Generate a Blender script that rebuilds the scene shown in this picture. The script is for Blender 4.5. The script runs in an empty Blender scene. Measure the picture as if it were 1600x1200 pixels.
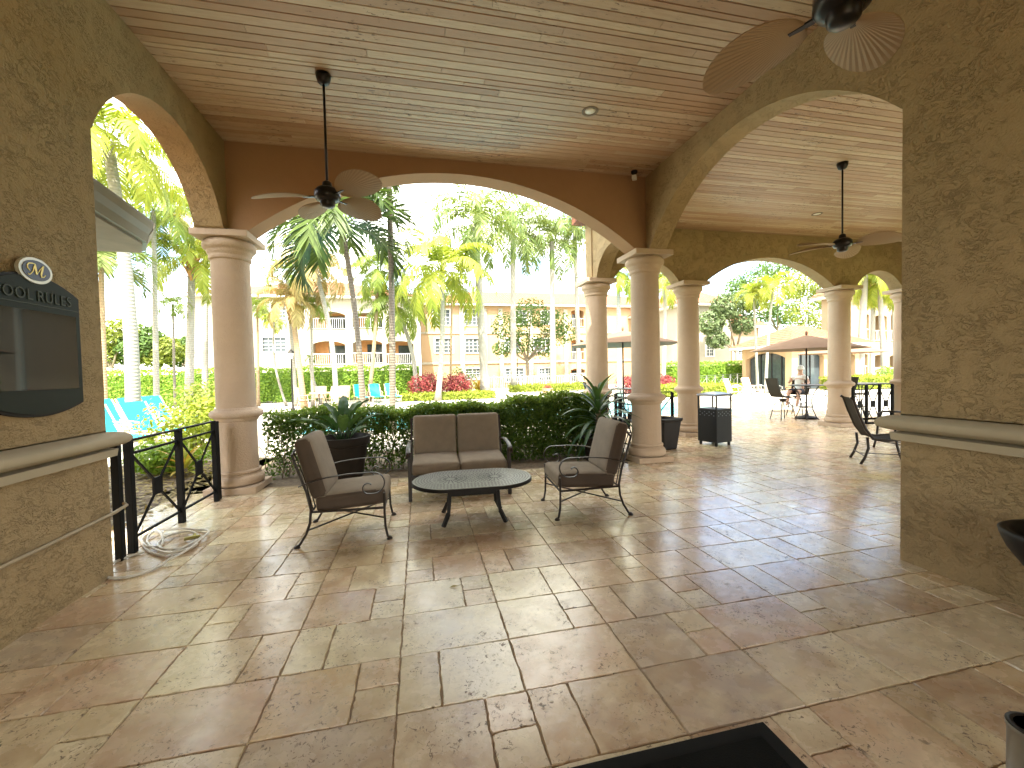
import bpy, math, random
import numpy as np
from mathutils import Vector, Matrix, Euler
R = math.radians
rnd = random.Random(7)
scene = bpy.context.scene
col = scene.collection
# ---------------------------------------------------------------- camera
FPX, YAW, PITCH, ROLL, EYE = 651.74, R(12.42), R(-1.696), R(-1.262), 1.55
_f = Vector((math.sin(YAW)*math.cos(PITCH), math.cos(YAW)*math.cos(PITCH), math.sin(PITCH)))
_r0 = Vector((math.cos(YAW), -math.sin(YAW), 0)); _u0 = _r0.cross(_f)
_r = math.cos(ROLL)*_r0 + math.sin(ROLL)*_u0; _u = -math.sin(ROLL)*_r0 + math.cos(ROLL)*_u0
cam_data = bpy.data.cameras.new("camera"); cam = bpy.data.objects.new("camera", cam_data); col.objects.link(cam)
cam.matrix_world = Matrix(((_r.x, _u.x, -_f.x, 0), (_r.y, _u.y, -_f.y, 0), (_r.z, _u.z, -_f.z, EYE), (0, 0, 0, 1)))
cam_data.sensor_width = 36; cam_data.lens = 36*FPX/1600; cam_data.clip_start = .05; cam_data.clip_end = 900
scene.camera = cam
# survey helpers: where the sight line of a photo pixel meets a plane of the place
def ray(px, py): return _f + _r*((px-800)/FPX) - _u*((py-600)/FPX)
def on_ground(px, py, z=0.):
    d = ray(px, py); t = (z-EYE)/d.z; return Vector((d.x*t, d.y*t, z))
def on_y(px, py, Y):
    d = ray(px, py); t = Y/d.y; return Vector((d.x*t, Y, EYE+d.z*t))
def on_x(px, py, X):
    d = ray(px, py); t = X/d.x; return Vector((X, d.y*t, EYE+d.z*t))
# ---------------------------------------------------------------- light
SUN_TO = Vector((-.12, -.68, 1.0)).normalized()
w = bpy.data.worlds.new("World"); scene.world = w; w.use_nodes = True
nt = w.node_tree; bg = nt.nodes['Background']
sky = nt.nodes.new('ShaderNodeTexSky'); sky.sky_type = 'NISHITA'; sky.sun_disc = False
sky.sun_elevation = math.asin(SUN_TO.z); sky.sun_rotation = math.atan2(SUN_TO.x, SUN_TO.y)
sky.air_density = 1.0; sky.dust_density = 2.0; sky.ozone_density = 1.0
# broken bright cloud over the blue
_tc = nt.nodes.new('ShaderNodeTexCoord'); _mp = nt.nodes.new('ShaderNodeMapping'); _mp.inputs['Scale'].default_value = (1, 1, 2.2)
_cn = nt.nodes.new('ShaderNodeTexNoise'); _cn.inputs['Scale'].default_value = 2.6; _cn.inputs['Detail'].default_value = 7; _cn.inputs['Roughness'].default_value = .58
_cr = nt.nodes.new('ShaderNodeValToRGB'); _cr.color_ramp.elements[0].position = .42; _cr.color_ramp.elements[1].position = .56
_cm = nt.nodes.new('ShaderNodeMix'); _cm.data_type = 'RGBA'; _cm.inputs[7].default_value = (7.3, 7.1, 6.0, 1)
nt.links.new(_tc.outputs['Generated'], _mp.inputs[0]); nt.links.new(_mp.outputs[0], _cn.inputs['Vector']); nt.links.new(_cn.outputs['Fac'], _cr.inputs[0])
nt.links.new(_cr.outputs[0], _cm.inputs[0]); nt.links.new(sky.outputs[0], _cm.inputs[6]); nt.links.new(_cm.outputs[2], bg.inputs[0]); bg.inputs[1].default_value = 0.15
sd = bpy.data.lights.new("sun", 'SUN'); sd.energy = 2.6; sd.angle = R(.6); sd.color = (1, .94, .77)
sun = bpy.data.objects.new("sun", sd); col.objects.link(sun)
sun.rotation_euler = SUN_TO.to_track_quat('Z', 'Y').to_euler()
vs = scene.view_settings
vs.view_transform = 'Standard'; vs.look = 'None'; vs.gamma = 1; vs.use_curve_mapping = False; vs.exposure = 3.0
cy = scene.cycles
cy.use_denoising = True; cy.max_bounces = 10; cy.diffuse_bounces = 6; cy.glossy_bounces = 3; cy.transmission_bounces = 6
cy.transparent_max_bounces = 6; cy.sample_clamp_indirect = 6; cy.caustics_reflective = False; cy.caustics_refractive = False
# ---------------------------------------------------------------- node helpers
def new_mat(name):
    m = bpy.data.materials.new(name); m.use_nodes = True; n = m.node_tree
    return m, n, n.nodes['Principled BSDF']
def N(n, t, **k):
    x = n.nodes.new(t)
    for a, b in k.items():
        if a.startswith('i_'):
            key = a[2:]; key = int(key) if key.isdigit() else key
            x.inputs[key].default_value = b
        else: setattr(x, a, b)
    return x
def L(n, a, b): n.links.new(a, b)
def rampn(n, fac, stops, interp='LINEAR'):
    r = n.nodes.new('ShaderNodeValToRGB'); r.color_ramp.interpolation = interp
    el = r.color_ramp.elements
    while len(el) < len(stops): el.new(.5)
    for e, (p, c) in zip(el, stops):
        e.position = p; e.color = (*c, 1) if len(c) == 3 else c
    if fac is not None: L(n, fac, r.inputs[0])
    return r
def mixn(n, fac, a, b, mode='MIX'):
    m = n.nodes.new('ShaderNodeMix'); m.data_type = 'RGBA'; m.blend_type = mode
    for s, v in ((0, fac), (6, a), (7, b)):
        if hasattr(v, 'links'): L(n, v, m.inputs[s])
        elif s == 0: m.inputs[0].default_value = v
        else: m.inputs[s].default_value = (*v, 1)
    return m.outputs[2]
def mathn(n, op, a, b=0.):
    m = n.nodes.new('ShaderNodeMath'); m.operation = op
    for s, v in ((0, a), (1, b)):
        if hasattr(v, 'links'): L(n, v, m.inputs[s])
        else: m.inputs[s].default_value = v
    return m.outputs[0]
def coords(n, scale=(1, 1, 1), kind='Object'):
    tc = N(n, 'ShaderNodeTexCoord'); mp = N(n, 'ShaderNodeMapping'); mp.inputs['Scale'].default_value = scale
    L(n, tc.outputs[kind], mp.inputs[0]); return mp.outputs[0]
def noise(n, vec, scale, detail=4, rough=.55, dist=0):
    t = N(n, 'ShaderNodeTexNoise', i_Scale=scale, i_Detail=detail, i_Roughness=rough, i_Distortion=dist)
    L(n, vec, t.inputs['Vector']); return t.outputs['Fac']
def bump(n, b, h, strength=.3, dist=.01):
    bp = N(n, 'ShaderNodeBump', i_Strength=strength, i_Distance=dist); L(n, h, bp.inputs['Height'])
    L(n, bp.outputs[0], b.inputs['Normal'])
M = {}
def simple(name, c, rough=.6, metal=0., var=.12, bscale=None, bstr=.2, spec=None, nscale=4.):
    m, n, b = new_mat(name); v = coords(n)
    f = noise(n, v, nscale, 5)
    lo = tuple(x*(1-var) for x in c); hi = tuple(min(1, x*(1+var)) for x in c)
    rp = rampn(n, f, [(.3, lo), (.7, hi)]); L(n, rp.outputs[0], b.inputs['Base Color'])
    b.inputs['Roughness'].default_value = rough; b.inputs['Metallic'].default_value = metal
    if spec is not None: b.inputs['Specular IOR Level'].default_value = spec
    if bscale: bump(n, b, noise(n, v, bscale, 4), bstr, .01)
    M[name] = m; return m
# stucco, with knife-down texture
def stucco(name, c, strength=.55, sc=1., worm=.0):
    m, n, b = new_mat(name); v = coords(n)
    big = noise(n, v, 1.1, 6, .65); fine = noise(n, v, 9, 4)
    base = rampn(n, big, [(.3, tuple(x*.92 for x in c)), (.7, tuple(x*1.07 for x in c))]).outputs[0]
    cb = mixn(n, mathn(n, 'MULTIPLY', fine, .3), base, tuple(x*.75 for x in c))
    sand = noise(n, v, 70*sc, 3, .6); med = noise(n, v, 26*sc, 4, .6, .8)
    h = mathn(n, 'ADD', mathn(n, 'MULTIPLY', med, .55), mathn(n, 'MULTIPLY', sand, .3))
    if worm:
        # short trowel grooves: thin contour lines of a warped noise, kept only in patches
        v2 = coords(n, (1, .8, 1.35)); a = noise(n, v2, 12*sc, 3, .5, 1.4)
        line = rampn(n, a, [(.455, (0, 0, 0)), (.485, (1, 1, 1)), (.515, (0, 0, 0))]).outputs[0]
        line2 = rampn(n, noise(n, v2, 19*sc, 3, .5, 1.2), [(.56, (0, 0, 0)), (.585, (1, 1, 1)), (.61, (0, 0, 0))]).outputs[0]
        msk = rampn(n, noise(n, v, 7*sc, 3, .6), [(.42, (0, 0, 0)), (.56, (1, 1, 1))]).outputs[0]
        g = mathn(n, 'MULTIPLY', mathn(n, 'MAXIMUM', line, line2), msk)
        h = mathn(n, 'SUBTRACT', h, mathn(n, 'MULTIPLY', g, worm))
        cb = mixn(n, mathn(n, 'MULTIPLY', g, .1), cb, tuple(x*.35 for x in c))  # shade inside the grooves painted in as a darker colour
    L(n, cb, b.inputs['Base Color'])
    bump(n, b, h, strength, .03)
    b.inputs['Roughness'].default_value = .85; b.inputs['Specular IOR Level'].default_value = .25
    M[name] = m
stucco('stucco', (.36, .262, .140), .7, 1., .8)
stucco('stucco_warm_bounce', (.35, .21, .115), .2)  # warm bounce light tinted into the back arch's stucco colour
stucco('stucco_far', (.33, .245, .15), .1, .3)
stucco('stucco_white', (.38, .35, .28), .1, .3)
stucco('cast_stone', (.49, .375, .275), .6, 1.0)
stucco('ledge_stone', (.42, .36, .255), .05, 2)
def travertine():
    m, n, b = new_mat('travertine')
    v = coords(n)
    at = N(n, 'ShaderNodeAttribute', attribute_name='tone')
    tr = rampn(n, at.outputs['Fac'], [(0, (.56, .45, .275)), (.17, (.70, .60, .40)), (.30, (.56, .38, .245)), (.44, (.64, .55, .37)), (.56, (.42, .33, .245)), (.66, (.54, .37, .20)), (.77, (.38, .25, .15)), (.87, (.52, .34, .23)), (.94, (.70, .60, .40))], 'CONSTANT').outputs[0]
    # per-tile offset of the clouding
    off = N(n, 'ShaderNodeVectorMath', operation='ADD'); cmb = N(n, 'ShaderNodeCombineXYZ')
    L(n, mathn(n, 'MULTIPLY', at.outputs['Fac'], 37.), cmb.inputs[0]); L(n, mathn(n, 'MULTIPLY', at.outputs['Fac'], 91.), cmb.inputs[1])
    L(n, v, off.inputs[0]); L(n, cmb.outputs[0], off.inputs[1]); vv = off.outputs[0]
    cloud = noise(n, vv, 3.2, 7, .62, 1.2)
    c1 = mixn(n, rampn(n, cloud, [(.35, (0, 0, 0)), (.68, (1, 1, 1))]).outputs[0], tr, (.74, .63, .43), 'MIX')
    c1 = mixn(n, .75, tr, c1)
    blot = noise(n, vv, 1.7, 5, .6, .8)
    c2 = mixn(n, mathn(n, 'MULTIPLY', rampn(n, blot, [(.44, (0, 0, 0)), (.66, (1, 1, 1))]).outputs[0], .6), c1, (.38, .245, .14))
    vein = noise(n, vv, 14, 5, .7, 2.)
    c2 = mixn(n, mathn(n, 'MULTIPLY', rampn(n, vein, [(.52, (0, 0, 0)), (.7, (1, 1, 1))]).outputs[0], .35), c2, (.36, .29, .21))
    # pits gathered in patches
    patch = rampn(n, noise(n, vv, 4.2, 3, .6), [(.46, (0, 0, 0)), (.56, (1, 1, 1))]).outputs[0]
    pits = rampn(n, noise(n, vv, 40, 5, .66, 1.2), [(.58, (0, 0, 0)), (.61, (1, 1, 1))]).outputs[0]
    big = rampn(n, noise(n, vv, 13, 6, .72, .6), [(.66, (0, 0, 0)), (.68, (1, 1, 1))]).outputs[0]
    pit = mathn(n, 'MAXIMUM', mathn(n, 'MULTIPLY', patch, pits), big)
    c3 = mixn(n, mathn(n, 'MULTIPLY', pit, .9), c2, (.11, .065, .035))
    L(n, c3, b.inputs['Base Color'])
    rr = rampn(n, noise(n, vv, 7, 5, .6), [(.3, (.17, .17, .17)), (.7, (.36, .36, .36))]).outputs[0]
    L(n, mathn(n, 'MAXIMUM', rr, mathn(n, 'MULTIPLY', pit, .8)), b.inputs['Roughness'])
    b.inputs['Specular IOR Level'].default_value = .5; b.inputs['Coat Weight'].default_value = .32; b.inputs['Coat Roughness'].default_value = .16
    und = noise(n, v, 5, 3); fin = noise(n, v, 90, 4)
    h = mathn(n, 'SUBTRACT', mathn(n, 'ADD', mathn(n, 'MULTIPLY', und, 1.1), mathn(n, 'MULTIPLY', fin, .07)), mathn(n, 'MULTIPLY', pit, .5))
    bump(n, b, h, .35, .008)
    M['travertine'] = m
travertine()
def planks():
    m, n, b = new_mat('pecky_cypress')
    at = N(n, 'ShaderNodeAttribute', attribute_name='tone'); v = coords(n, (1, 1, 1))
    off = N(n, 'ShaderNodeVectorMath', operation='ADD'); cmb = N(n, 'ShaderNodeCombineXYZ')
    L(n, mathn(n, 'MULTIPLY', at.outputs['Fac'], 53.), cmb.inputs[0]); L(n, mathn(n, 'MULTIPLY', at.outputs['Fac'], 17.), cmb.inputs[1])
    L(n, v, off.inputs[0]); L(n, cmb.outputs[0], off.inputs[1])
    mp = N(n, 'ShaderNodeMapping'); mp.inputs['Scale'].default_value = (.12, 1, 1); L(n, off.outputs[0], mp.inputs[0])
    base = rampn(n, at.outputs['Fac'], [(0, (.42, .285, .18)), (.22, (.53, .415, .29)), (.45, (.38, .24, .15)), (.6, (.48, .375, .26)), (.8, (.42, .275, .175)), (1, (.33, .205, .125))]).outputs[0]
    grain = noise(n, mp.outputs[0], 42, 5, .65, .3)
    c = mixn(n, mathn(n, 'MULTIPLY', rampn(n, grain, [(.4, (0, 0, 0)), (.7, (1, 1, 1))]).outputs[0], .35), base, (.30, .19, .11))
    mp2 = N(n, 'ShaderNodeMapping'); mp2.inputs['Scale'].default_value = (.28, 1, 1); L(n, off.outputs[0], mp2.inputs[0])
    peck = rampn(n, noise(n, mp2.outputs[0], 38, 4, .65, .5), [(.60, (0, 0, 0)), (.62, (1, 1, 1))]).outputs[0]
    patch = rampn(n, noise(n, v, 1.3, 3), [(.47, (0, 0, 0)), (.6, (1, 1, 1))]).outputs[0]
    pk = mathn(n, 'MULTIPLY', peck, patch)
    c = mixn(n, mathn(n, 'MULTIPLY', pk, .85), c, (.09, .05, .03))
    L(n, c, b.inputs['Base Color']); b.inputs['Roughness'].default_value = .5
    b.inputs['Specular IOR Level'].default_value = .35
    bump(n, b, mathn(n, 'SUBTRACT', mathn(n, 'MULTIPLY', grain, .15), pk), .5, .01)
    M['pecky_cypress'] = m
planks()
def leaf(name, c1, c2, trans=.4, rough=.5, tcol=None):
    m, n, b = new_mat(name)
    at = N(n, 'ShaderNodeAttribute', attribute_name='tone')
    rp = rampn(n, at.outputs['Fac'], [(0, c1), (1, c2)]).outputs[0]
    L(n, rp, b.inputs['Base Color']); b.inputs['Roughness'].default_value = rough
    b.inputs['Specular IOR Level'].default_value = .3
    t = N(n, 'ShaderNodeBsdfTranslucent'); mx = N(n, 'ShaderNodeMixShader', i_0=trans)
    L(n, mixn(n, 1., rp, tcol or (1, 1, .45), 'MULTIPLY'), t.inputs[0])
    L(n, b.outputs[0], mx.inputs[1]); L(n, t.outputs[0], mx.inputs[2])
    L(n, mx.outputs[0], n.nodes['Material Output'].inputs[0]); M[name] = m
leaf('palm_green', (.10, .15, .022), (.20, .26, .045))
leaf('palm_yellow', (.15, .20, .022), (.32, .35, .05), .4)
leaf('palm_shaded', (.03, .055, .014), (.10, .15, .035), .35)  # shade and backlight on the crowns darkened into the leaf colour
leaf('palm_dry', (.20, .14, .05), (.36, .29, .12), .3)
leaf('royal_green', (.08, .13, .03), (.24, .29, .10), .4)
leaf('hedge_leaf', (.11, .21, .02), (.25, .37, .045), .42)
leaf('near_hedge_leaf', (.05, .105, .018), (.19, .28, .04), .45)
leaf('tree_leaf', (.05, .10, .02), (.13, .21, .05), .35)
leaf('tree_leaf_grey', (.07, .11, .045), (.16, .21, .09), .35)
leaf('bamboo_leaf', (.13, .17, .03), (.27, .31, .06), .4)
leaf('red_leaf', (.16, .02, .03), (.34, .08, .07), .35, .5, (1, .5, .45))
leaf('lime_leaf', (.16, .21, .02), (.32, .37, .05), .4)
leaf('bromeliad_leaf', (.42, .22, .05), (.36, .40, .08), .4)
leaf('broad_leaf', (.03, .075, .025), (.075, .13, .045), .2, .35)
leaf('grass_blade', (.10, .15, .03), (.20, .26, .05), .4)
def trunk(name, c, ring=11., dark=.6):
    m, n, b = new_mat(name); v = coords(n)
    wv = N(n, 'ShaderNodeTexWave', wave_type='BANDS', bands_direction='Z', i_Scale=ring/6.28*2, i_Distortion=1.5, i_Detail=2.); L(n, v, wv.inputs[0])
    f = noise(n, v, 6, 5)
    cc = mixn(n, mathn(n, 'MULTIPLY', rampn(n, wv.outputs['Fac'], [(.75, (0, 0, 0)), (1, (1, 1, 1))]).outputs[0], .7), c, tuple(x*dark for x in c))
    cc = mixn(n, mathn(n, 'MULTIPLY', f, .35), cc, tuple(x*.6 for x in c))
    L(n, cc, b.inputs['Base Color']); b.inputs['Roughness'].default_value = .9; bump(n, b, wv.outputs['Fac'], .4, .02); M[name] = m
trunk('pale_trunk', (.30, .28, .235)); trunk('grey_trunk', (.19, .165, .13), 14, .5); trunk('brown_trunk', (.34, .24, .14))
simple('crownshaft', (.14, .20, .05), .4, var=.2)
simple('boots', (.36, .18, .06), .8, var=.3, nscale=14)
simple('bark', (.20, .16, .11), .9, bscale=20, bstr=.5)
simple('iron', (.014, .012, .011), .55, 0., spec=.2, bscale=40, bstr=.1)
simple('bronze_iron', (.022, .014, .010), .42, 0., spec=.35, bscale=60, bstr=.08)
simple('black_iron', (.007, .007, .007), .6, 0., spec=.1)
simple('fan_metal', (.02, .016, .015), .35, .6)
simple('cushion', (.235, .193, .15), .9, var=.08, bscale=260, bstr=.25, spec=.15, nscale=9)
simple('cushion_side_shaded', (.075, .052, .038), .8, var=.15, bscale=200, bstr=.2)  # brown side cloth with its shade darkened into the colour
simple('sling', (.035, .028, .02), .85, var=.15, spec=.12)
simple('white_paint', (.62, .61, .57), .5, var=.04)
simple('bin_metal', (.008, .008, .008), .5, 0., spec=.2)
simple('bin_lid', (.16, .17, .19), .35, .6)
simple('pot_dark', (.014, .010, .008), .5, spec=.25, var=.3, nscale=7)
simple('soil', (.06, .04, .025), .95, var=.4, nscale=20)
simple('turquoise', (.0, .42, .46), .7, var=.1)
simple('tan_sling', (.62, .47, .32), .7)
simple('concrete', (.42, .38, .32), .85, bscale=20, bstr=.15, nscale=1.5)
simple('deck', (.42, .38, .32), .8, var=.1, nscale=.8)
simple('grout', (.27, .20, .13), .95, var=.25, bscale=70, bstr=.5, nscale=8)
simple('mulch', (.13, .095, .06), .95, var=.45, bscale=30, bstr=.8, nscale=25)
simple('lawn', (.12, .17, .04), .95, var=.3, nscale=1.5)
simple('hose_rubber', (.55, .52, .46), .45, var=.06)
simple('brass', (.35, .33, .12), .35, .8)
simple('rubber', (.009, .009, .008), .9, spec=.05, bscale=160, bstr=.5)
simple('rubber_edge', (.012, .012, .011), .8, spec=.1)
simple('umbrella_cloth', (.19, .125, .085), .95, var=.08, spec=.05)
simple('glass_dark', (.04, .05, .055), .06, var=.2)
simple('glass_light', (.05, .065, .075), .12, var=.2, nscale=1.)
simple('orange_wall', (.55, .27, .11), .85)
simple('gutter_metal', (.13, .115, .09), .5, var=.06)
simple('soffit_board', (.20, .175, .14), .8)
simple('sign_green', (.012, .018, .013), .6, var=.1, spec=.2)
simple('sign_letter', (.045, .055, .042), .6, 0., spec=.3)
simple('sign_silver', (.55, .53, .44), .35, .3)
simple('sign_navy', (.012, .016, .035), .35)
simple('sign_gold', (.72, .56, .17), .4, .3)
simple('mirror_pane', (.008, .009, .009), .03, var=.05, spec=.25)
simple('lamp_glass', (.75, .72, .62), .3)
simple('steel', (.35, .36, .34), .35, .9)
simple('skin', (.58, .34, .24), .6, var=.05)
simple('navy_cloth', (.02, .025, .05), .85)
simple('white_cloth', (.8, .8, .78), .85)
simple('conduit_paint', (.34, .27, .17), .6)
simple('peach', (.40, .265, .145), .85, var=.06, nscale=.4)
simple('box_stem', (.16, .12, .07), .9)
M['mirror_pane'].node_tree.nodes['Principled BSDF'].inputs['IOR'].default_value = 1.5
def weave():
    m, n, b = new_mat('fan_blade'); v = coords(n, (1, 1, 1))
    at = N(n, 'ShaderNodeAttribute', attribute_name='tone'); s = noise(n, v, 60, 3)
    c = rampn(n, at.outputs['Fac'], [(0, (.31, .22, .135)), (1, (.42, .305, .19))]).outputs[0]
    c = mixn(n, mathn(n, 'MULTIPLY', noise(n, v, 6, 4), .4), c, (.30, .19, .11))
    L(n, c, b.inputs['Base Color']); b.inputs['Roughness'].default_value = .7; bump(n, b, s, .3, .004)
    t = N(n, 'ShaderNodeBsdfTranslucent'); mx = N(n, 'ShaderNodeMixShader', i_0=.12); L(n, c, t.inputs[0])
    L(n, b.outputs[0], mx.inputs[1]); L(n, t.outputs[0], mx.inputs[2]); L(n, mx.outputs[0], n.nodes['Material Output'].inputs[0])
    M['fan_blade'] = m
weave()
def rooftile():
    m, n, b = new_mat('roof_tile'); v = coords(n)
    wv = N(n, 'ShaderNodeTexWave', wave_type='BANDS', bands_direction='X', i_Scale=1.1, i_Distortion=.0); L(n, v, wv.inputs[0])
    br = noise(n, v, 5.5, 3, .7)
    c = rampn(n, br, [(.3, (.10, .03, .013)), (.5, (.22, .07, .028)), (.7, (.30, .13, .06))]).outputs[0]
    L(n, c, b.inputs['Base Color']); b.inputs['Roughness'].default_value = .8; bump(n, b, wv.outputs['Fac'], .8, .08); M['roof_tile'] = m
rooftile()
def water():
    m, n, b = new_mat('pool_water'); v = coords(n)
    b.inputs['Base Color'].default_value = (.10, .45, .55, 1); b.inputs['Roughness'].default_value = .04
    bump(n, b, noise(n, v, 3.5, 3, .5, .5), .25, .03); M['pool_water'] = m
water()
# ---------------------------------------------------------------- mesh builder
class MB:
    def __init__(s): s.v = []; s.f = []; s.t = []; s.m = []; s.mi = 0; s.tone = 0.
    def add(s, vs, fs, tone=None):
        o = len(s.v); s.v.extend([tuple(p) for p in vs]); tn = s.tone if tone is None else tone
        for f in fs: s.f.append(tuple(i+o for i in f)); s.t.append(tn); s.m.append(s.mi)
    def box(s, c, size, rot=None, tone=None):
        hx, hy, hz = (q/2 for q in size); c = Vector(c)
        P = [Vector((x, y, z)) for z in (-hz, hz) for y in (-hy, hy) for x in (-hx, hx)]
        if rot is not None:
            r = rot if isinstance(rot, Matrix) else Euler(rot).to_matrix(); P = [r @ p for p in P]
        s.add([p+c for p in P], [(0, 2, 3, 1), (4, 5, 7, 6), (0, 1, 5, 4), (2, 6, 7, 3), (0, 4, 6, 2), (1, 3, 7, 5)], tone)
    def bar(s, a, b, w_, h_, up=(0, 0, 1)):
        a, b = Vector(a), Vector(b); d = b-a; z = d.normalized(); u = Vector(up)
        if abs(z.dot(u)) > .98: u = Vector((1, 0, 0))
        x = z.cross(u).normalized(); y = x.cross(z).normalized()
        s.box((a+b)/2, (w_, h_, d.length), Matrix((x, y, z)).transposed())
    def tube(s, path, r, n=8, caps=True, closed=False, flat=None):
        path = [Vector(p) for p in path]; k = len(path); rs = r if isinstance(r, (list, tuple)) else [r]*k
        vs = []; prev = None
        for i, p in enumerate(path):
            if closed: d = path[(i+1) % k]-path[i-1]
            else: d = path[min(i+1, k-1)]-path[max(i-1, 0)]
            d = d.normalized() if d.length > 1e-9 else Vector((0, 0, 1))
            if prev is None:
                up = Vector((0, 0, 1)) if abs(d.z) < .9 else Vector((1, 0, 0)); x = d.cross(up).normalized()
            else:
                x = (prev-d*prev.dot(d)); x = x.normalized() if x.length > 1e-6 else d.orthogonal().normalized()
            prev = x; y = d.cross(x)
            fx, fy = flat or (1, 1)
            for j in range(n):
                a = 2*math.pi*(j+.5)/n; vs.append(p+x*math.cos(a)*rs[i]*fx+y*math.sin(a)*rs[i]*fy)
        fs = []
        for i in range(k if closed else k-1):
            i2 = (i+1) % k
            for j in range(n):
                j2 = (j+1) % n; fs.append((i*n+j, i*n+j2, i2*n+j2, i2*n+j))
        if caps and not closed: fs.append(tuple(range(n))[::-1]); fs.append(tuple((k-1)*n+j for j in range(n)))
        s.add(vs, fs)
    def lathe(s, prof, c=(0, 0, 0), n=40, axis=None):
        c = Vector(c); vs = []
        for (r, z) in prof:
            for j in range(n):
                a = 2*math.pi*j/n; p = Vector((r*math.cos(a), r*math.sin(a), z))
                if axis is not None: p = axis @ p
                vs.append(p+c)
        fs = [(i*n+j, i*n+(j+1) % n, (i+1)*n+(j+1) % n, (i+1)*n+j) for i in range(len(prof)-1) for j in range(n)]
        fs.append(tuple(range(n))[::-1]); fs.append(tuple((len(prof)-1)*n+j for j in range(n)))
        s.add(vs, fs)
    def prism(s, pts, ext):   # polygon of 3D points extruded by a vector
        ext = Vector(ext); P = [Vector(p) for p in pts]; k = len(P)
        s.add(P+[p+ext for p in P], [tuple(range(k))[::-1], tuple(range(k, 2*k))]+[(i, (i+1) % k, (i+1) % k+k, i+k) for i in range(k)])
    def cushion(s, c, size, rot=None, rad=.04, puff=.02, seg=10):
        # rounded, slightly puffed box
        hx, hy, hz = (q/2 for q in size); c = Vector(c); r = Euler(rot).to_matrix() if rot is not None else Matrix.Identity(3)
        vs = []; fs = []; idx = {}
        def vert(p):
            k = tuple(round(q, 5) for q in p)
            if k in idx: return idx[k]
            x, y, z = p
            ux, uy, uz = x/hx, y/hy, z/hz
            q = Vector((max(-hx+rad, min(hx-rad, x)), max(-hy+rad, min(hy-rad, y)), max(-hz+rad, min(hz-rad, z))))
            d = Vector(p)-q
            if d.length > 1e-9: q = q+d.normalized()*rad
            m_ = sorted([hx, hy, hz])[0]
            if m_ == hz: q.z += math.copysign(puff, q.z)*(1-ux**4)*(1-uy**4)
            elif m_ == hx: q.x += math.copysign(puff, q.x)*(1-uz**4)*(1-uy**4)
            else: q.y += math.copysign(puff, q.y)*(1-ux**4)*(1-uz**4)
            idx[k] = len(vs); vs.append(r @ q+c); return idx[k]
        def lin(h):
            a = [-h, -h+rad*.35, -h+rad]; b_ = [h-rad, h-rad*.35, h]; return a+[(-h+rad)+(2*h-2*rad)*i/seg for i in range(1, seg)]+b_
        X, Y, Z = lin(hx), lin(hy), lin(hz)
        for (A, B, f) in ((X, Y, lambda a, b: ((a, b, hz), (a, b, -hz))), (X, Z, lambda a, b: ((a, -hy, b), (a, hy, b))), (Y, Z, lambda a, b: ((hx, a, b), (-hx, a, b)))):
            for i in range(len(A)-1):
                for j in range(len(B)-1):
                    for sd_ in (0, 1):
                        q = [vert(f(a, b)[sd_]) for a, b in ((A[i], B[j]), (A[i+1], B[j]), (A[i+1], B[j+1]), (A[i], B[j+1]))]
                        fs.append(tuple(q if sd_ == 0 else q[::-1]))
        s.add(vs, fs)
    def build(s, name, mat, parent=None, smooth=False, loc=None, bevel=0., mats=None, autos=None):
        me = bpy.data.meshes.new(name); me.from_pydata(s.v, [], s.f)
        for q in (mats or [mat]): me.materials.append(M[q] if isinstance(q, str) else q)
        if mats: me.polygons.foreach_set('material_index', s.m)
        at = me.attributes.new('tone', 'FLOAT', 'FACE'); at.data.foreach_set('value', s.t)
        if smooth: me.polygons.foreach_set('use_smooth', [True]*len(s.f))
        me.update(); me.validate()
        if smooth and autos:
            me.set_sharp_from_angle(angle=R(autos))
        o = bpy.data.objects.new(name, me); col.objects.link(o)
        if parent is not None: o.parent = parent
        if loc is not None: o.location = loc
        if bevel:
            b = o.modifiers.new('bevel', 'BEVEL'); b.width = bevel; b.segments = 2; b.limit_method = 'ANGLE'; b.angle_limit = R(40)
        return o
def tag(o, label=None, cat=None, group=None, kind=None):
    if label: o['label'] = label
    if cat: o['category'] = cat
    if group: o['group'] = group
    if kind: o['kind'] = kind
    return o
def empty(name, loc=(0, 0, 0), rz=0., label=None, cat=None, group=None):
    o = bpy.data.objects.new(name, None); col.objects.link(o); o.empty_display_size = .1
    o.location = loc; o.rotation_euler = (0, 0, rz); return tag(o, label, cat, group)
def copy_tree(o, parent=None):
    c = o.copy(); col.objects.link(c)
    if parent is not None: c.parent = parent
    for ch in list(o.children): copy_tree(ch, c)
    return c
def dup(o, loc, rz, label, scale=None):
    c = copy_tree(o); c.location = loc; c.rotation_euler = (0, 0, rz); c['label'] = label
    if scale: c.scale = (scale,)*3
    return c
def box_obj(name, mat, c, size, parent=None, bevel=0., rot=None):
    b = MB(); b.box(c, size, rot); return b.build(name, mat, parent, bevel=bevel)
# ================================================================ SETTING
ZC = 4.65
def sheet(name, mat, x0, x1, y0, y1, z, kind='structure'):
    b = MB(); b.add([(x0, y0, z), (x1, y0, z), (x1, y1, z), (x0, y1, z)], [(0, 1, 2, 3)]); o = b.build(name, mat); tag(o, kind=kind); return o
tag(sheet('ground', 'lawn', -200, 260, -60, 400, -.35), kind='structure')
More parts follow.
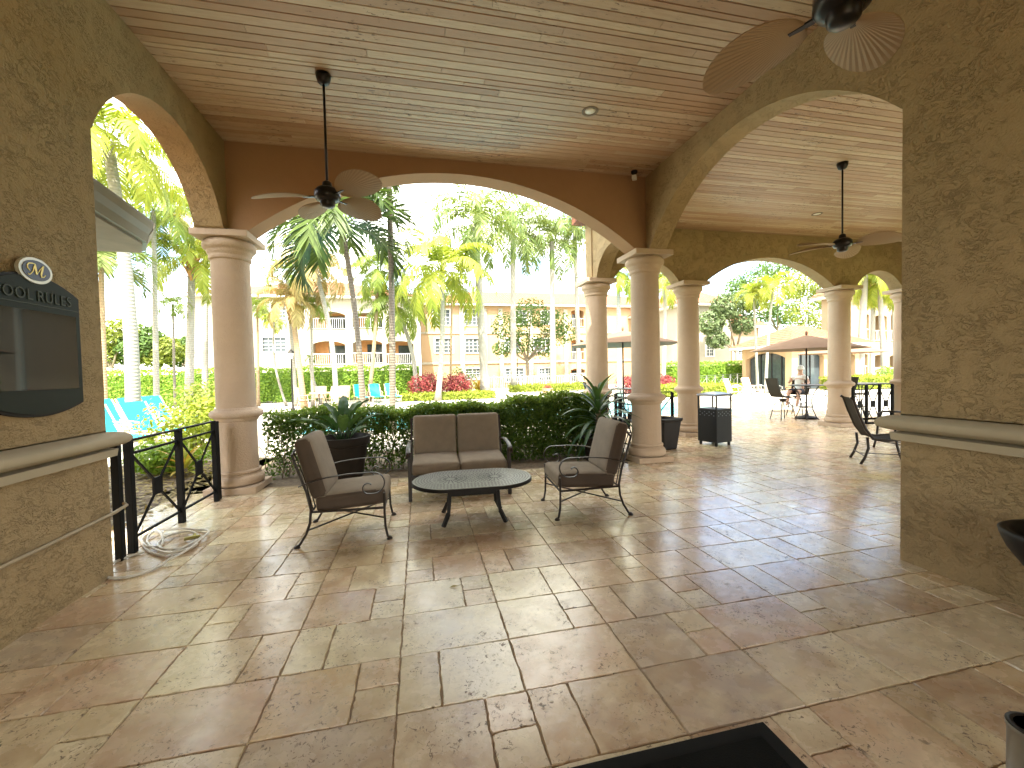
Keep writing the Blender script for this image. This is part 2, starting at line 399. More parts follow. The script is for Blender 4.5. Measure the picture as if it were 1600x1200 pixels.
# pool deck and garden beds (each a sheet, pool cut out of the deck)
PX0, PX1, PY0, PY1 = -3.5, 11.2, 12.2, 19.5
b = MB()
for (x0, x1, y0, y1) in ((-30, PX0, 8.9, 31), (PX1, 48, 8.9, 31), (PX0, PX1, 8.9, PY0), (PX0, PX1, PY1, 31)):
    b.box(((x0+x1)/2, (y0+y1)/2, -.16), (x1-x0, y1-y0, .3))
tag(b.build('pool_deck', 'deck'), kind='structure')
tag(sheet('pool_water', 'pool_water', PX0-.1, PX1+.1, PY0-.1, PY1+.1, -.13), kind='structure')
b = MB(); b.box((0, 7.6, -.17), (7.0, 2.55, .3)); b.box((-8.2, 3.6, -.17), (10.9, 10.5, .3)); b.box((2, -10, -.17), (40, 12.0, .3)); b.mi = 0
tag(b.build('garden_bed', 'mulch'), kind='structure')
b = MB(); b.box((20, 35.5, -.1), (44, 9, .16)); b.box((-14, 35, -.1), (25, 8, .16)); tag(b.build('walkway', 'concrete'), kind='structure')
# the travertine floor: 24 x 16 inch cells of the French pattern
CW, CH, X0, Y0 = .609, .4025, -.147, 1.93
fixed = {(0, -1): 'A', (1, -1): 'B', (-1, -1): 'F', (0, 0): 'B', (1, 0): 'F', (-1, 0): 'A', (-2, 0): 'F', (0, 1): 'F', (1, 1): 'A', (-1, 1): 'B', (-1, 2): 'A',
         (0, 2): 'A', (1, 2): 'C', (2, 0): 'A', (2, 1): 'B', (2, -1): 'F', (-2, -1): 'F', (3, 0): 'F', (0, -2): 'F', (-1, -2): 'F', (1, -2): 'F', (2, -2): 'A'}
fr = random.Random(11)
slab = MB(); top = MB()
def tile(x0, y0, x1, y1, near):
    g = .0028; x0 += g; y0 += g; x1 -= g; y1 -= g
    n = 9 if near else 2; P = []
    j = .0038 if near else .001
    for (ax, ay, bx, by) in ((x0, y0, x1, y0), (x1, y0, x1, y1), (x1, y1, x0, y1), (x0, y1, x0, y0)):
        for i in range(n):
            t = i/n; P.append((ax+(bx-ax)*t+fr.uniform(-j, j), ay+(by-ay)*t+fr.uniform(-j, j)))
    cx, cy_ = (x0+x1)/2, (y0+y1)/2; dz = fr.uniform(-.0016, .0012); k = len(P)
    inn = []
    for (x, y) in P:
        dx, dy = cx-x, cy_-y; q = .0035
        inn.append((x+math.copysign(min(q, abs(dx)), dx), y+math.copysign(min(q, abs(dy)), dy)))
    vs = [(x, y, -.0085) for x, y in P]+[(x, y, dz) for x, y in inn]
    top.add(vs, [tuple(range(k, 2*k))]+[(i, (i+1) % k, (i+1) % k+k, i+k) for i in range(k)], fr.random())
for cyi in range(-14, 26):
    for cxi in range(-7, 26):
        x, y = X0+cxi*CW, Y0+cyi*CH
        if x < -3.0 and not (2.5 < y < 6.3): continue
        if x > 13.2: continue
        if y > 6.1 and x < 3.3: continue
        if x < -3.3: continue
        near = y < 5.2 and x < 5
        ty = fixed.get((cxi, cyi)) or fr.choice('FFAABBCD')
        h = CH/2; s2 = CH; nn = CW-CH
        if ty == 'F': tile(x, y, x+CW, y+CH, near)
        elif ty == 'A': tile(x, y, x+s2, y+CH, near); tile(x+s2, y, x+CW, y+h, near); tile(x+s2, y+h, x+CW, y+CH, near)
        elif ty == 'B': tile(x, y, x+nn, y+CH, near); tile(x+nn, y, x+CW, y+CH, near)
        elif ty == 'C': tile(x, y, x+s2, y+CH, near); tile(x+s2, y, x+CW, y+CH, near)
        else: tile(x, y, x+nn, y+h, near); tile(x, y+h, x+nn, y+CH, near); tile(x+nn, y, x+CW, y+CH, near)
fl = MB(); fl.box((5, 3.6, -.105), (16.7, 11.3, .2)); 
o = fl.build('patio_slab', 'grout'); tag(o, kind='structure'); 
# trim the slab so that the garden behind the hedge arch stays planted
o.data.clear_geometry(); fl = MB()
fl.box((.3, .9, -.108), (6.9, 11.1, .2)); fl.box((8.5, 3.4, -.108), (9.5, 16.1, .2)); fl.box((-3.0, 3.2, -.108), (.3, 6.5, .2))
o2 = fl.build('patio_slab_mesh', 'grout'); o.data = o2.data; bpy.data.objects.remove(o2)
top.build('floor', 'travertine')['kind'] = 'structure'
# ---------------------------------------------------------------- ceilings of real boards
def ceiling(name, x0, x1, y0, y1, seed):
    q = random.Random(seed); b = MB(); y = y0
    while y < y1:
        wd = q.choice((.108, .108, .095, .06, .085)); wd = min(wd, y1-y)
        x = x0-q.uniform(0, 2.)
        while x < x1:
            ln = q.uniform(1.1, 3.4); a = max(x, x0); e = min(x+ln, x1)
            if e-a > .02:
                z = ZC+q.uniform(0, .0015); g = .0068
                b.add([(a+.002, y+g, z), (e-.002, y+g, z), (e-.002, y+wd-g, z), (a+.002, y+wd-g, z), (a, y, z+.02), (e, y, z+.02), (e, y+wd, z+.02), (a, y+wd, z+.02)],
                      [(3, 2, 1, 0), (0, 1, 5, 4), (1, 2, 6, 5), (2, 3, 7, 6), (3, 0, 4, 7)], q.random())
            x += ln
        y += wd
    b.mi = 1; b.box(((x0+x1)/2, (y0+y1)/2, ZC+.05), (x1-x0, y1-y0, .05))
    o = b.build(name, None, mats=['pecky_cypress', 'box_stem']); tag(o, kind='structure')
XL, XR, YB = -2.42, 3.66, 6.22
ceiling('ceiling_lounge', XL, XR, -3.6, YB, 3)
ceiling('ceiling_terrace', XR+.30, 12.85, -3.6, 8.36, 5)
# ---------------------------------------------------------------- arcade walls
def seg_arch(a, c, zs, rise, n=36):      # circular segment arch from a to c
    hw = (c-a)/2; m_ = (a+c)/2; Rr = (hw*hw+rise*rise)/(2*rise); zc = zs+rise-Rr
    t0 = math.asin(min(1, hw/Rr)); out = []
    for i in range(n+1):
        t = -t0+2*t0*i/n; out.append((m_+Rr*math.sin(t), zc+Rr*math.cos(t)))
    return out
def arcade(name, axis, a0, a1, off, thick, zt, parts, mat, label, cat='wall', group=None):
    # parts: bottom outline as a list of ('z', a, z) corners or ('arch', a, b, zs, rise)
    pts = []
    for p in parts:
        if p[0] == 'z': pts.append((p[1], p[2]))
        else: pts += seg_arch(*p[1:])
    pts += [(a1, zt), (a0, zt)]
    cl = []
    for q in pts:
        if not cl or abs(q[0]-cl[-1][0])+abs(q[1]-cl[-1][1]) > 1e-4: cl.append(q)
    b = MB()
    if axis == 'x': b.prism([(p, off, z) for p, z in cl], (0, thick, 0))
    else: b.prism([(off, p, z) for p, z in cl], (thick, 0, 0))
    return b.build(name, mat)
ZT = 4.72; ZA = 3.48
wl = arcade('arcade_wall', 'y', -3.6, 6.55, XL-.33, .33, ZT, [('z', -3.6, -.05), ('z', 3.88, -.05), ('z', 3.88, 3.5), ('arch', 3.89, 6.09, 3.5, .75), ('z', 6.12, ZA), ('z', 6.55, ZA)], 'stucco', '')
tag(wl, 'tan stucco wall with the rules board and one narrow arch onto the garden', 'wall')
wb = arcade('arcade_wall', 'x', XL+.002, XR-.002, YB, .33, ZT, [('z', XL+.002, ZA), ('z', -2.20, ZA), ('arch', -2.20, 3.48, ZA, .985), ('z', XR-.002, ZA)], 'stucco_warm_bounce', '')
tag(wb, 'wide shallow bounce-warmed stucco arch spanning between the two columns beside the hedge', 'arch')
wr = arcade('arcade_wall', 'y', -3.6, 8.36, XR, .30, ZT, [('z', -3.6, -.05), ('z', -2.9, -.05), ('arch', -2.9, -.4, 2.9, .8), ('z', -.4, -.05), ('z', 2.52, -.05), ('z', 2.52, 3.52), ('arch', 2.53, 6.1, 3.5, .86), ('z', 6.12, ZA), ('z', 6.74, ZA), ('arch', 6.76, 8.18, ZA, .5), ('z', 8.36, ZA)], 'stucco', '')
tag(wr, 'tan stucco wall with a tall arch between lounge and terrace', 'wall')
wt = arcade('arcade_wall', 'x', XR-.03, 12.86, 8.362, .31, ZT, [('z', XR-.03, ZA), ('z', 4.10, ZA), ('arch', 4.12, 5.72, ZA, .45), ('z', 6.38, ZA), ('arch', 6.40, 10.0, ZA, .62), ('z', 10.68, ZA), ('arch', 10.70, 12.18, ZA, .42), ('z', 12.86, ZA)], 'stucco', '')
tag(wt, 'brown stucco arcade beam over the terrace columns with one wide and two small arches', 'arch')
we = arcade('arcade_wall', 'y', -3.6, 8.36, 12.86, .31, ZT, [('z', -3.6, -.05), ('z', 1.0, -.05), ('arch', 1.0, 4.0, 2.6, .8), ('z', 4., -.05), ('z', 4.8, -.05), ('arch', 4.8, 7.8, 2.6, .8), ('z', 7.8, -.05), ('z', 8.36, -.05)], 'stucco', '')  # unseen end wall; arches put in to let light onto the terrace
tag(we, 'stucco wall closing the far right end of the terrace', 'wall')
wq = arcade('arcade_wall', 'x', XL-.33, 13.17, -3.9, .3, ZT, [('z', XL-.33, -.05), ('z', -1.6, -.05), ('arch', -1.6, 1.6, 2.4, .5), ('z', 1.6, -.05), ('z', 5.0, -.05), ('arch', 5.0, 8.4, 3.0, .8), ('z', 8.4, -.05), ('z', 9.0, -.05), ('arch', 9.0, 12.2, 3.0, .8), ('z', 12.2, -.05), ('z', 13.17, -.05)], 'stucco', '')  # unseen rear wall; arch openings added to let fill light in
tag(wq, 'unseen stucco wall behind the viewer with arches added for fill light', 'wall')
# half-round string course ledges on the two near piers (each wraps its pier end)
def ledge(parent, face_x, sgn, y0, yend, z0):
    b = MB(); prof = []
    for i in range(13):
        a = -math.pi/2+math.pi*i/12; prof.append((.115*math.cos(a), z0+.085+.062*math.sin(a)))
    prof = [(.0, z0-.05), (.042, z0-.05), (.048, z0+.005)]+prof+[(0, z0+.155)]
    k = len(prof); rows = []
    t = .33 if sgn > 0 else .30
    # path: along the face, round the end, back along the outside
    if sgn > 0: corners = [((face_x, y0), (1, 0)), ((face_x, yend), (1, 1)), ((face_x-t, yend), (-1, 1)), ((face_x-t, y0), (-1, 0))]
    else: corners = [((face_x, y0), (-1, 0)), ((face_x, yend), (-1, 1)), ((face_x+t, yend), (1, 1)), ((face_x+t, y0), (1, 0))]
    vs = []
    for (x, y), (dx, dy) in corners:
        for (d, z) in prof: vs.append((x+dx*d, y+dy*d, z))
    fs = []
    for i in range(len(corners)-1):
        for j in range(k-1): fs.append((i*k+j, i*k+j+1, (i+1)*k+j+1, (i+1)*k+j))
    b.add(vs, fs); o = b.build('ledge', 'ledge_stone', parent, smooth=True, autos=50); return o
ledge(wl, XL, 1, -3.5, 3.88, 1.0)
ledge(wr, XR, -1, -.35, 2.52, 1.0)
# roof over everything, seen only from outside; west eaves widened to shade columns
b = MB()
b.box((.30, 1.05, 4.86), (7.1, 11.1, .26)); b.box((8.35, 2.15, 4.862), (10.0, 13.2, .26))
for (x0, x1, y0, y1, zz, hh_) in ((-3.27, 3.86, -4.6, 6.7, 4.995, 1.5), (3.33, 13.4, -4.6, 8.80, 4.998, 1.9)):
    m_ = min(x1-x0, y1-y0)/2; b.add([(x0, y0, zz), (x1, y0, zz), (x1, y1, zz), (x0, y1, zz), ((x0+x1)/2-.3, (y0+y1)/2, zz+hh_), ((x0+x1)/2+.3, (y0+y1)/2, zz+hh_)], [(0, 1, 5, 4), (1, 2, 5), (2, 3, 4, 5), (3, 0, 4)])
tag(b.build('roof', 'roof_tile'), 'hipped tile roof of the covered patio', 'roof')
# ---------------------------------------------------------------- columns
def column(x, y, label):
    t = empty('stone_column', (x, y, 0), 0, label, 'column', 'cast stone columns of the arcade')
    b = MB(); b.box((0, 0, .045), (.63, .63, .09)); b.build('plinth', 'cast_stone', t, bevel=.008)
    b = MB(); pr = [(.0, .09), (.30, .09)]
    for i in range(9): a = -math.pi/2+math.pi*i/8; pr.append((.272+.038*math.cos(a), .155+.065*math.sin(a)))
    pr += [(.268, .222), (.268, .245)]
    for i in range(7): a = -math.pi/2+math.pi*i/6; pr.append((.253+.02*math.cos(a), .27+.024*math.sin(a)))
    pr += [(.25, .296), (0, .296)]
    b.lathe(pr[1:-1], n=56); b.build('base', 'cast_stone', t, smooth=True, autos=60)
    b = MB(); b.lathe([(.242, .29), (.238, .96)], n=56); b.build('lower_shaft', 'cast_stone', t, smooth=True, autos=60)
    b = MB(); pr = [(.24, .955), (.252, .965), (.262, .99)]
    for i in range(11): a = -math.pi/2+math.pi*i/10; pr.append((.268+.052*math.cos(a), 1.058+.052*math.sin(a)))
    pr += [(.262, 1.118), (.256, 1.135), (.24, 1.142)]
    b.lathe(pr, n=56); b.build('collar', 'cast_stone', t, smooth=True, autos=60)
    b = MB(); b.lathe([(.238, 1.135), (.234, 2.0), (.228, 3.2)], n=56); b.build('upper_shaft', 'cast_stone', t, smooth=True, autos=60)
    b = MB(); pr = [(.228, 3.13), (.247, 3.14), (.252, 3.16), (.247, 3.18), (.247, 3.2), (.262, 3.215), (.27, 3.245), (.272, 3.262)]
    for i in range(9): a = -math.pi/2*.6+math.pi*.8*i/8; pr.append((.272+.045*math.cos(a), 3.325+.062*math.sin(a)))
    pr += [(.28, 3.40)]
    b.lathe(pr, n=56); b.build('capital', 'cast_stone', t, smooth=True, autos=60)
    b = MB(); b.box((0, 0, 3.438), (.67, .67, .083)); b.build('abacus', 'cast_stone', t, bevel=.006)
    return t
c0 = column(-2.49, 6.45, 'pinkish stone column at the end of the iron railing left of the lounge chairs')
for x, y, lb in ((3.75, 6.44, 'large stone column behind the right armchair carrying both big arches'),
                 (3.79, 8.52, 'stone column rising behind the long leaved plant and dark hedge end'),
                 (6.05, 8.52, 'stone column directly behind the black trash bin'),
                 (10.35, 8.52, 'stone column just right of the umbrella bar table'),
                 (12.52, 8.52, 'rightmost stone column half hidden by the near wall')):
    dup(c0, (x, y, 0), 0, lb)
# ---------------------------------------------------------------- ceiling fans
def fan(x, y, zr, angs, label, pitch=-18):
    t = empty('ceiling_fan', (x, y, 0), 0, label, 'ceiling fan', 'palm leaf ceiling fans')
    b = MB(); b.lathe([(.03, ZC-.10), (.055, ZC-.085), (.072, ZC-.04), (.075, ZC-.002)], n=24); b.build('canopy', 'fan_metal', t, smooth=True)
    b = MB(); b.tube([(0, 0, ZC-.09), (0, 0, zr+.12)], .0125, 12); b.build('downrod', 'fan_metal', t, smooth=True)
    b = MB(); b.lathe([(.02, zr+.17), (.045, zr+.15), (.05, zr+.10), (.10, zr+.085), (.125, zr+.055), (.128, zr-.0), (.11, zr-.03), (.075, zr-.045), (.07, zr-.085), (.055, zr-.10), (.01, zr-.108)], n=28)
    b.build('motor', 'fan_metal', t, smooth=True, autos=50)
    for ai, (an, dz) in enumerate(angs):
        ca, sa = math.cos(R(an)), math.sin(R(an)); rt = Matrix.Rotation(R(an), 3, 'Z') @ Matrix.Rotation(R(-dz), 3, 'Y') @ Matrix.Rotation(R(pitch), 3, 'X')
        b = MB(); b.bar(rt @ Vector((.09, 0, 0))+Vector((0, 0, zr)), rt @ Vector((.24, 0, 0))+Vector((0, 0, zr)), .035, .012)
        b.build('blade_arm', 'fan_metal', t)
        b = MB(); na = 104; A, B_e, cx = .275, .172, .435; rx = .165; nr = 6
        def edge(th):
            dx, dy = math.cos(th), math.sin(th); ox = rx-cx
            qa = dx*dx/A**2+dy*dy/B_e**2; qb = 2*ox*dx/A**2; qc = ox*ox/A**2-1
            return (-qb+math.sqrt(max(0, qb*qb-4*qa*qc)))/(2*qa)
        def surf(th, u_, side, k):
            r_ = edge(th)*u_; x = rx+r_*math.cos(th); y = r_*math.sin(th)
            return rt @ Vector((x, y, .025*(y/.18)**2-.04*((x-.16)/.55)**2+side*.004+(.0012 if k % 2 else -.0012)*min(1, u_*2)))+Vector((0, 0, zr))
        ths = [R(-100+200*k/na) for k in range(na+1)]
        vs = [surf(ths[k], u_/nr, sd_, k) for sd_ in (1, -1) for k in range(na+1) for u_ in range(nr+1)]; W_ = nr+1; O = (na+1)*W_
        b.v = [tuple(p) for p in vs]
        for k in range(na):
            for u_ in range(nr):
                a_ = k*W_+u_; tn = .15 if k % 2 else .85
                b.f += [(a_, a_+1, a_+W_+1, a_+W_), (O+a_, O+a_+W_, O+a_+W_+1, O+a_+1)]; b.t += [tn, tn]; b.m += [0, 0]
            a_ = k*W_+nr; b.f.append((a_, O+a_, O+a_+W_, a_+W_)); b.t.append(.5); b.m.append(0)
        b.build('blade', 'fan_blade', t)
fan(-.885, 4.69, 3.40, [(182, -2), (118, 2), (50, 3), (-38, 6)], 'ceiling fan hanging on a long rod over the left armchair')
fan(6.45, 5.26, 3.40, [(172, 2), (118, 4), (30, -2), (-50, 0)], 'ceiling fan seen through the tall right arch over the terrace')
fan(2.09, 1.70, 3.33, [(113, 0), (28, 3), (-62, 0), (-152, 0)], 'nearest ceiling fan cut off by the top edge with two big brown blades', 9)
# recessed downlights and the small wall camera
def downlight(x, y, label):
    t = empty('recessed_light', (x, y, 0), 0, label, 'ceiling light', 'recessed downlights')
    b = MB(); b.lathe([(.062, ZC+.004), (.07, ZC-.004), (.095, ZC-.008), (.10, ZC-.002), (.10, ZC+.004)], n=28); b.build('trim_ring', 'cushion', t, smooth=True)
    b = MB(); b.lathe([(.062, ZC-.001), (.045, ZC-.006), (.01, ZC-.010)], n=24); b.build('lens', 'lamp_glass', t, smooth=True)
downlight(2.08, 4.76, 'round recessed downlight in the lounge ceiling')
downlight(8.06, 7.10, 'small recessed downlight in the terrace ceiling')
t = empty('security_camera', (3.37, 6.05, 4.6), 0, 'small white security camera in the ceiling corner above the right column', 'camera')
b = MB(); b.lathe([(.05, .05), (.05, .02), (.03, 0)], n=16); b.build('mount', 'iron', t, smooth=True)
b = MB(); b.bar((.02, .03, -.055), (-.05, -.08, -.075), .07, .055); b.build('housing', 'white_paint', t, bevel=.006)
# ================================================================ FURNITURE
def spiral(cx, cz, r0, r1, a0, a1, n=16):
    return [(cx+(r0+(r1-r0)*i/n)*math.cos(a0+(a1-a0)*i/n), cz+(r0+(r1-r0)*i/n)*math.sin(a0+(a1-a0)*i/n)) for i in range(n+1)]
def armchair(label):
    t = empty('armchair', (0, 0, 0), 0, label, 'armchair', 'cushioned wrought iron armchairs')
    for sy in (-1, 1):
        y = .33*sy
        b = MB(); b.tube([(-.42, y, .012), (-.40, y, .03), (-.345, y, .12), (-.31, y, .22), (-.30, y, .34), (-.33, y, .50), (-.385, y, .66), (-.44, y, .84)], .0115, 8)
        b.lathe([(.008, .028), (.026, .012), (.028, .0)], (-.425, y, 0), 12); b.build('rear_leg', 'bronze_iron', t, smooth=True, autos=50)
        b = MB(); b.tube([(.375, y, .012), (.362, y, .03), (.345, y, .12), (.34, y, .25), (.34, y, .40), (.342, y, .44)], .0115, 8)
        b.lathe([(.008, .028), (.026, .012), (.028, .0)], (.378, y, 0), 12); b.build('front_leg', 'bronze_iron', t, smooth=True, autos=50)
        ya = y+.02*sy
        path = [(-.43, .56), (-.36, .585), (-.2, .625), (0, .645), (.15, .645)]+spiral(.21, .545, .10, .10, math.pi/2, -math.pi/2, 10)+[(.18, .446)]
        path += spiral(.165, .505, .058, .036, -math.pi/2-.2, -math.pi*1.75, 12)
        path = [(p[0]+.04, p[1]) for p in path]
        b = MB(); vs = []
        b.tube([(p[0], ya, p[1]) for p in path], .014, 6, flat=(1.25, .5)); b.build('armrest', 'bronze_iron', t, smooth=True, autos=60)
    b = MB(); b.bar((-.335, -.33, .15), (.342, .33, .19), .012, .012); b.bar((-.335, .33, .15), (.342, -.33, .205), .012, .012); b.build('cross_brace', 'bronze_iron', t)
    b = MB(); b.tube([(-.44, -.33, .84), (-.452, -.2, .87), (-.455, 0, .88), (-.452, .2, .87), (-.44, .33, .84)], .011, 8); b.tube([(-.30, -.33, .315), (-.30, .33, .315)], .011, 8)
    b.tube([(.34, -.33, .30), (.34, .33, .30)], .011, 8)
    for sy in (-1, 1): b.tube([(-.30, .33*sy, .315), (.34, .33*sy, .30)], .011, 8)
    for k in range(-3, 4): b.tube([(-.30, k*.085, .315), (-.36, k*.085, .60), (-.45, k*.085, .87)], .006, 6)
    b.build('frame', 'bronze_iron', t, smooth=True, autos=60)
    b = MB(); b.cushion((.045, 0, .385), (.63, .60, .145), (0, R(-3), 0), .035, .018); b.build('seat_cushion', 'cushion', t, smooth=True)
    b = MB(); b.cushion((-.305, 0, .70), (.14, .585, .58), (0, R(-15), 0), .045, .02); b.build('back_cushion', 'cushion', t, smooth=True)
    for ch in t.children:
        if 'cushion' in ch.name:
            ch.data.materials.append(M['cushion_side_shaded'])
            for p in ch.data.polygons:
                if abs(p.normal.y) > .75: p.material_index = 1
    return t
a1_ = armchair('armchair with taupe cushions left of the coffee table seen from its side'); a1_.location = (-.70, 4.40, 0); a1_.rotation_euler = (0, 0, R(0))
a1_.scale = (1.0, 1.03, 1.0)
a2_ = dup(a1_, (1.75, 4.40, 0), R(176), 'armchair with taupe cushions right of the coffee table before the long leaved plant')
# loveseat
t = empty('loveseat', (.47, 5.50, 0), R(-1.5), 'two seat metal loveseat with taupe cushions in front of the hedge', 'loveseat')
for sx in (-1, 1):
    x = .615*sx
    b = MB(); b.bar((x, -.33, 0), (x, -.33, .60), .042, .042); b.build('front_leg', 'bronze_iron', t, bevel=.004)
    b = MB(); b.tube([(x, .36, 0), (x, .33, .2), (x, .32, .4), (x, .38, .70), (x, .44, .93)], .02, 4); b.build('rear_leg', 'bronze_iron', t)
    b = MB(); b.tube([(x+.015*sx, .37, .60), (x+.015*sx, .2, .635), (x+.015*sx, 0, .645), (x+.015*sx, -.2, .63), (x+.015*sx, -.33, .60), (x+.015*sx, -.38, .565), (x+.015*sx, -.385, .53)], .022, 8, flat=(1.3, .55))
    b.build('armrest', 'bronze_iron', t, smooth=True, autos=50)
    b = MB(); b.bar((x, -.33, .17), (x, .33, .17), .025, .025); b.build('side_stretcher', 'bronze_iron', t)
    b = MB(); b.cushion((.297*sx, -.02, .385), (.585, .62, .145), (R(3), 0, 0), .035, .02); b.build('seat_cushion', 'cushion', t, smooth=True)
    b = MB(); b.cushion((.297*sx, .335, .70), (.585, .14, .55), (R(-12), 0, 0), .04, .018); b.build('back_cushion', 'cushion', t, smooth=True)
b = MB(); b.bar((-.60, -.33, .28), (.60, -.33, .28), .03, .05); b.bar((-.60, .32, .28), (.60, .32, .28), .03, .05); b.bar((-.60, -.33, .17), (.60, -.33, .17), .02, .02)
for k in range(-6, 7): b.bar((k*.09, -.32, .295), (k*.09, .31, .295), .02, .008)
b.bar((-.61, .44, .92), (.61, .44, .92), .03, .03); b.build('frame', 'bronze_iron', t)
# coffee table: stadium top with cast slots
t = empty('coffee_table', (.52, 4.42, 0), R(-3), 'oval cast metal coffee table with pierced pewter top among the seats', 'coffee table')
HL, RR_, zt = .235, .40, .42
def stadium(r, n=48):
    out = []
    for i in range(n):
        a = 2*math.pi*i/n; out.append((math.copysign(HL, math.cos(a)) if abs(math.cos(a)) > 1e-6 else 0, 0, a)); 
    return [(c_+r*math.cos(a), r*math.sin(a)) for c_, _, a in out]
b = MB()
pts = stadium(RR_, 72)
b.prism([(x, y, zt-.030) for x, y in pts], (0, 0, .022))
b.prism([(x*.985, y*.985, zt-.008) for x, y in pts], (0, 0, .008))
b.build('rim', 'iron', t, smooth=True, autos=40)
b = MB(); b.prism([(x, y, zt+.0005) for x, y in stadium(.392, 72)], (0, 0, .006)); b.mi = 1
zs = zt+.0075
def slot(cx, cy_, ang, ln, wd):
    c_, s_ = math.cos(ang), math.sin(ang)
    b.add([(cx+c_*a*ln/2-s_*q*wd/2, cy_+s_*a*ln/2+c_*q*wd/2, zs) for a, q in ((-1, -1), (1, -1), (1, 1), (-1, 1))], [(0, 1, 2, 3)])
for r in (.365, .335, .305, .275, .245, .215):      # concentric rows
    per = 2*math.pi*r+4*HL; n_ = int(per/.034)
    for i in range(n_):
        d = per*i/n_
        if d < 2*HL: slot(-HL+d, -r, R(25), .02, .009)
        elif d < 2*HL+math.pi*r: a = -math.pi/2+(d-2*HL)/r; slot(HL+r*math.cos(a), r*math.sin(a), a+R(115), .02, .009)
        elif d < 4*HL+math.pi*r: slot(HL-(d-2*HL-math.pi*r), r, R(25), .02, .009)
        else: a = math.pi/2+(d-4*HL-math.pi*r)/r; slot(-HL+r*math.cos(a), r*math.sin(a), a+R(115), .02, .009)
for sx in (-1, 1):
    for k in range(22):
        a = 2*math.pi*k/22
        for q, ln in ((.065, .035), (.12, .045), (.17, .03)):
            x = sx*HL+q*math.cos(a)
            if x*sx > -.02: slot(x, q*math.sin(a), a, ln, .010)
for i in range(-4, 5):
    for j in range(-5, 6):
        if abs(i) < 5: slot(i*.042+(j % 2)*.02, j*.033, R(60 if (i+j) % 2 else -60), .024, .012)
simple('pewter', (.13, .125, .105), .4, .2, var=.25, nscale=30)
b.build('tabletop', None, t, mats=['pewter', 'iron'])
for sx in (-1, 1):
    for sy in (-1, 1):
        b = MB(); P = [(sx*.245, sy*.17, zt-.03), (sx*.25, sy*.17, .25), (sx*.265, sy*.185, .12), (sx*.32, sy*.225, 0.0)]
        for k in range(3): b.bar(P[k], P[k+1], .034, .034)
        b.build('leg', 'iron', t)
b = MB()
for z in (zt-.045, .31): 
    for sy in (-1, 1): b.bar((-.245, sy*.17, z), (.245, sy*.17, z), .014, .04)
    for sx in (-1, 1): b.bar((sx*.245, -.17, z), (sx*.245, .17, z), .014, .04)
b.build('apron', 'iron', t)
# ---------------------------------------------------------------- iron railings with diamond plates
def railing(p0, p1, npan, label, mat='black_iron', h=1.02, group='black iron railings between columns'):
    p0, p1 = Vector((*p0, 0)), Vector((*p1, 0)); ln = (p1-p0).length; an = math.atan2((p1-p0).y, (p1-p0).x)
    t = empty('iron_railing', p0, an, label, 'railing', group)
    for zz, ww, hh in ((h-.01, .045, .018), (h-.13, .02, .022), (.13, .02, .022)):
        b = MB(); b.bar((0, 0, zz), (ln, 0, zz), ww, hh); b.build('rail', mat, t)
    pw = ln/npan
    for i in range(npan+1):
        b = MB(); b.box((pw*i, 0, h/2-.01), (.055, .055, h-.02)); b.build('post', mat, t, bevel=.003)
    for i in range(npan):
        cx = pw*(i+.5); cz = (h+.0)/2
        b = MB(); b.box((cx, 0, cz), (.14, .016, .17))
        for sx in (-1, 1):
            for (z0, zz) in ((cz+.08, h-.14), (cz-.08, .14)): b.bar((cx+sx*.06, 0, z0), (cx+sx*(pw/2-.03), 0, zz), .014, .02)
        b.build('panel', mat, t)
    return t
railing((-2.56, 4.36), (-2.54, 5.90), 2, 'black iron railing with square plates across the left garden arch')
t = railing((3.80, 6.86), (3.80, 8.12), 2, 'black iron railing seen behind the long leaved plant')
railing((4.22, 8.52), (5.62, 8.52), 2, 'black iron railing between columns in front of the pool')
railing((10.80, 8.52), (12.08, 8.52), 3, 'black iron railing between the two rightmost columns')
for y_, nm in ((4.20, 'first'), (5.99, 'last')):
    o = box_obj('iron_post', 'black_iron', (-2.56, y_, .50), (.055, .055, 1.0), bevel=.003)
    tag(o, 'single black post beside the wall end of the railing' if nm == 'first' else 'single black post touching the left column', 'post')
# ---------------------------------------------------------------- hose and conduit
pp = [(222, 822), (218, 836), (224, 852), (238, 864), (262, 867), (288, 858), (306, 848), (312, 840), (300, 834), (278, 836), (256, 842), (247, 852), (254, 861), (276, 861), (300, 852), (318, 842), (326, 834), (318, 829), (290, 828), (262, 831), (240, 828), (228, 836), (222, 848), (232, 858), (250, 855),
      (255, 843), (248, 834), (236, 836), (230, 846), (240, 860), (266, 868), (296, 858), (308, 851), (285, 868), (255, 882), (222, 896), (190, 903), (168, 902), (162, 893), (176, 880), (204, 869), (228, 862)]
gp = [on_ground(x, y, .012) for x, y in pp]; path = []
for i in range(len(gp)-1):
    p0, p1, p2, p3 = gp[max(i-1, 0)], gp[i], gp[i+1], gp[min(i+2, len(gp)-1)]
    for k in range(6):
        u_ = k/6; q = .5*((2*p1)+(p2-p0)*u_+(2*p0-5*p1+4*p2-p3)*u_*u_+(3*p1-p0-3*p2+p3)*u_**3); q.z = .013+.022*abs(math.sin(i*.9+u_*.9)) if 3 < i < 34 else .013
        path.append(q)
t = empty('garden_hose', (0, 0, 0), 0, 'pale garden hose coiled on the tiles beside the left railing', 'hose')
b = MB(); b.tube(path, .0105, 8); b.build('hose_coil', 'hose_rubber', t, smooth=True)
g = on_ground(301, 840, .03); b = MB(); b.tube([g+Vector((-.06, -.02, 0)), g, g+Vector((.05, .03, .0))], [.016, .020, .012], 10); b.bar(g, g+Vector((.0, .05, .02)), .02, .012); b.build('nozzle', 'brass', t)
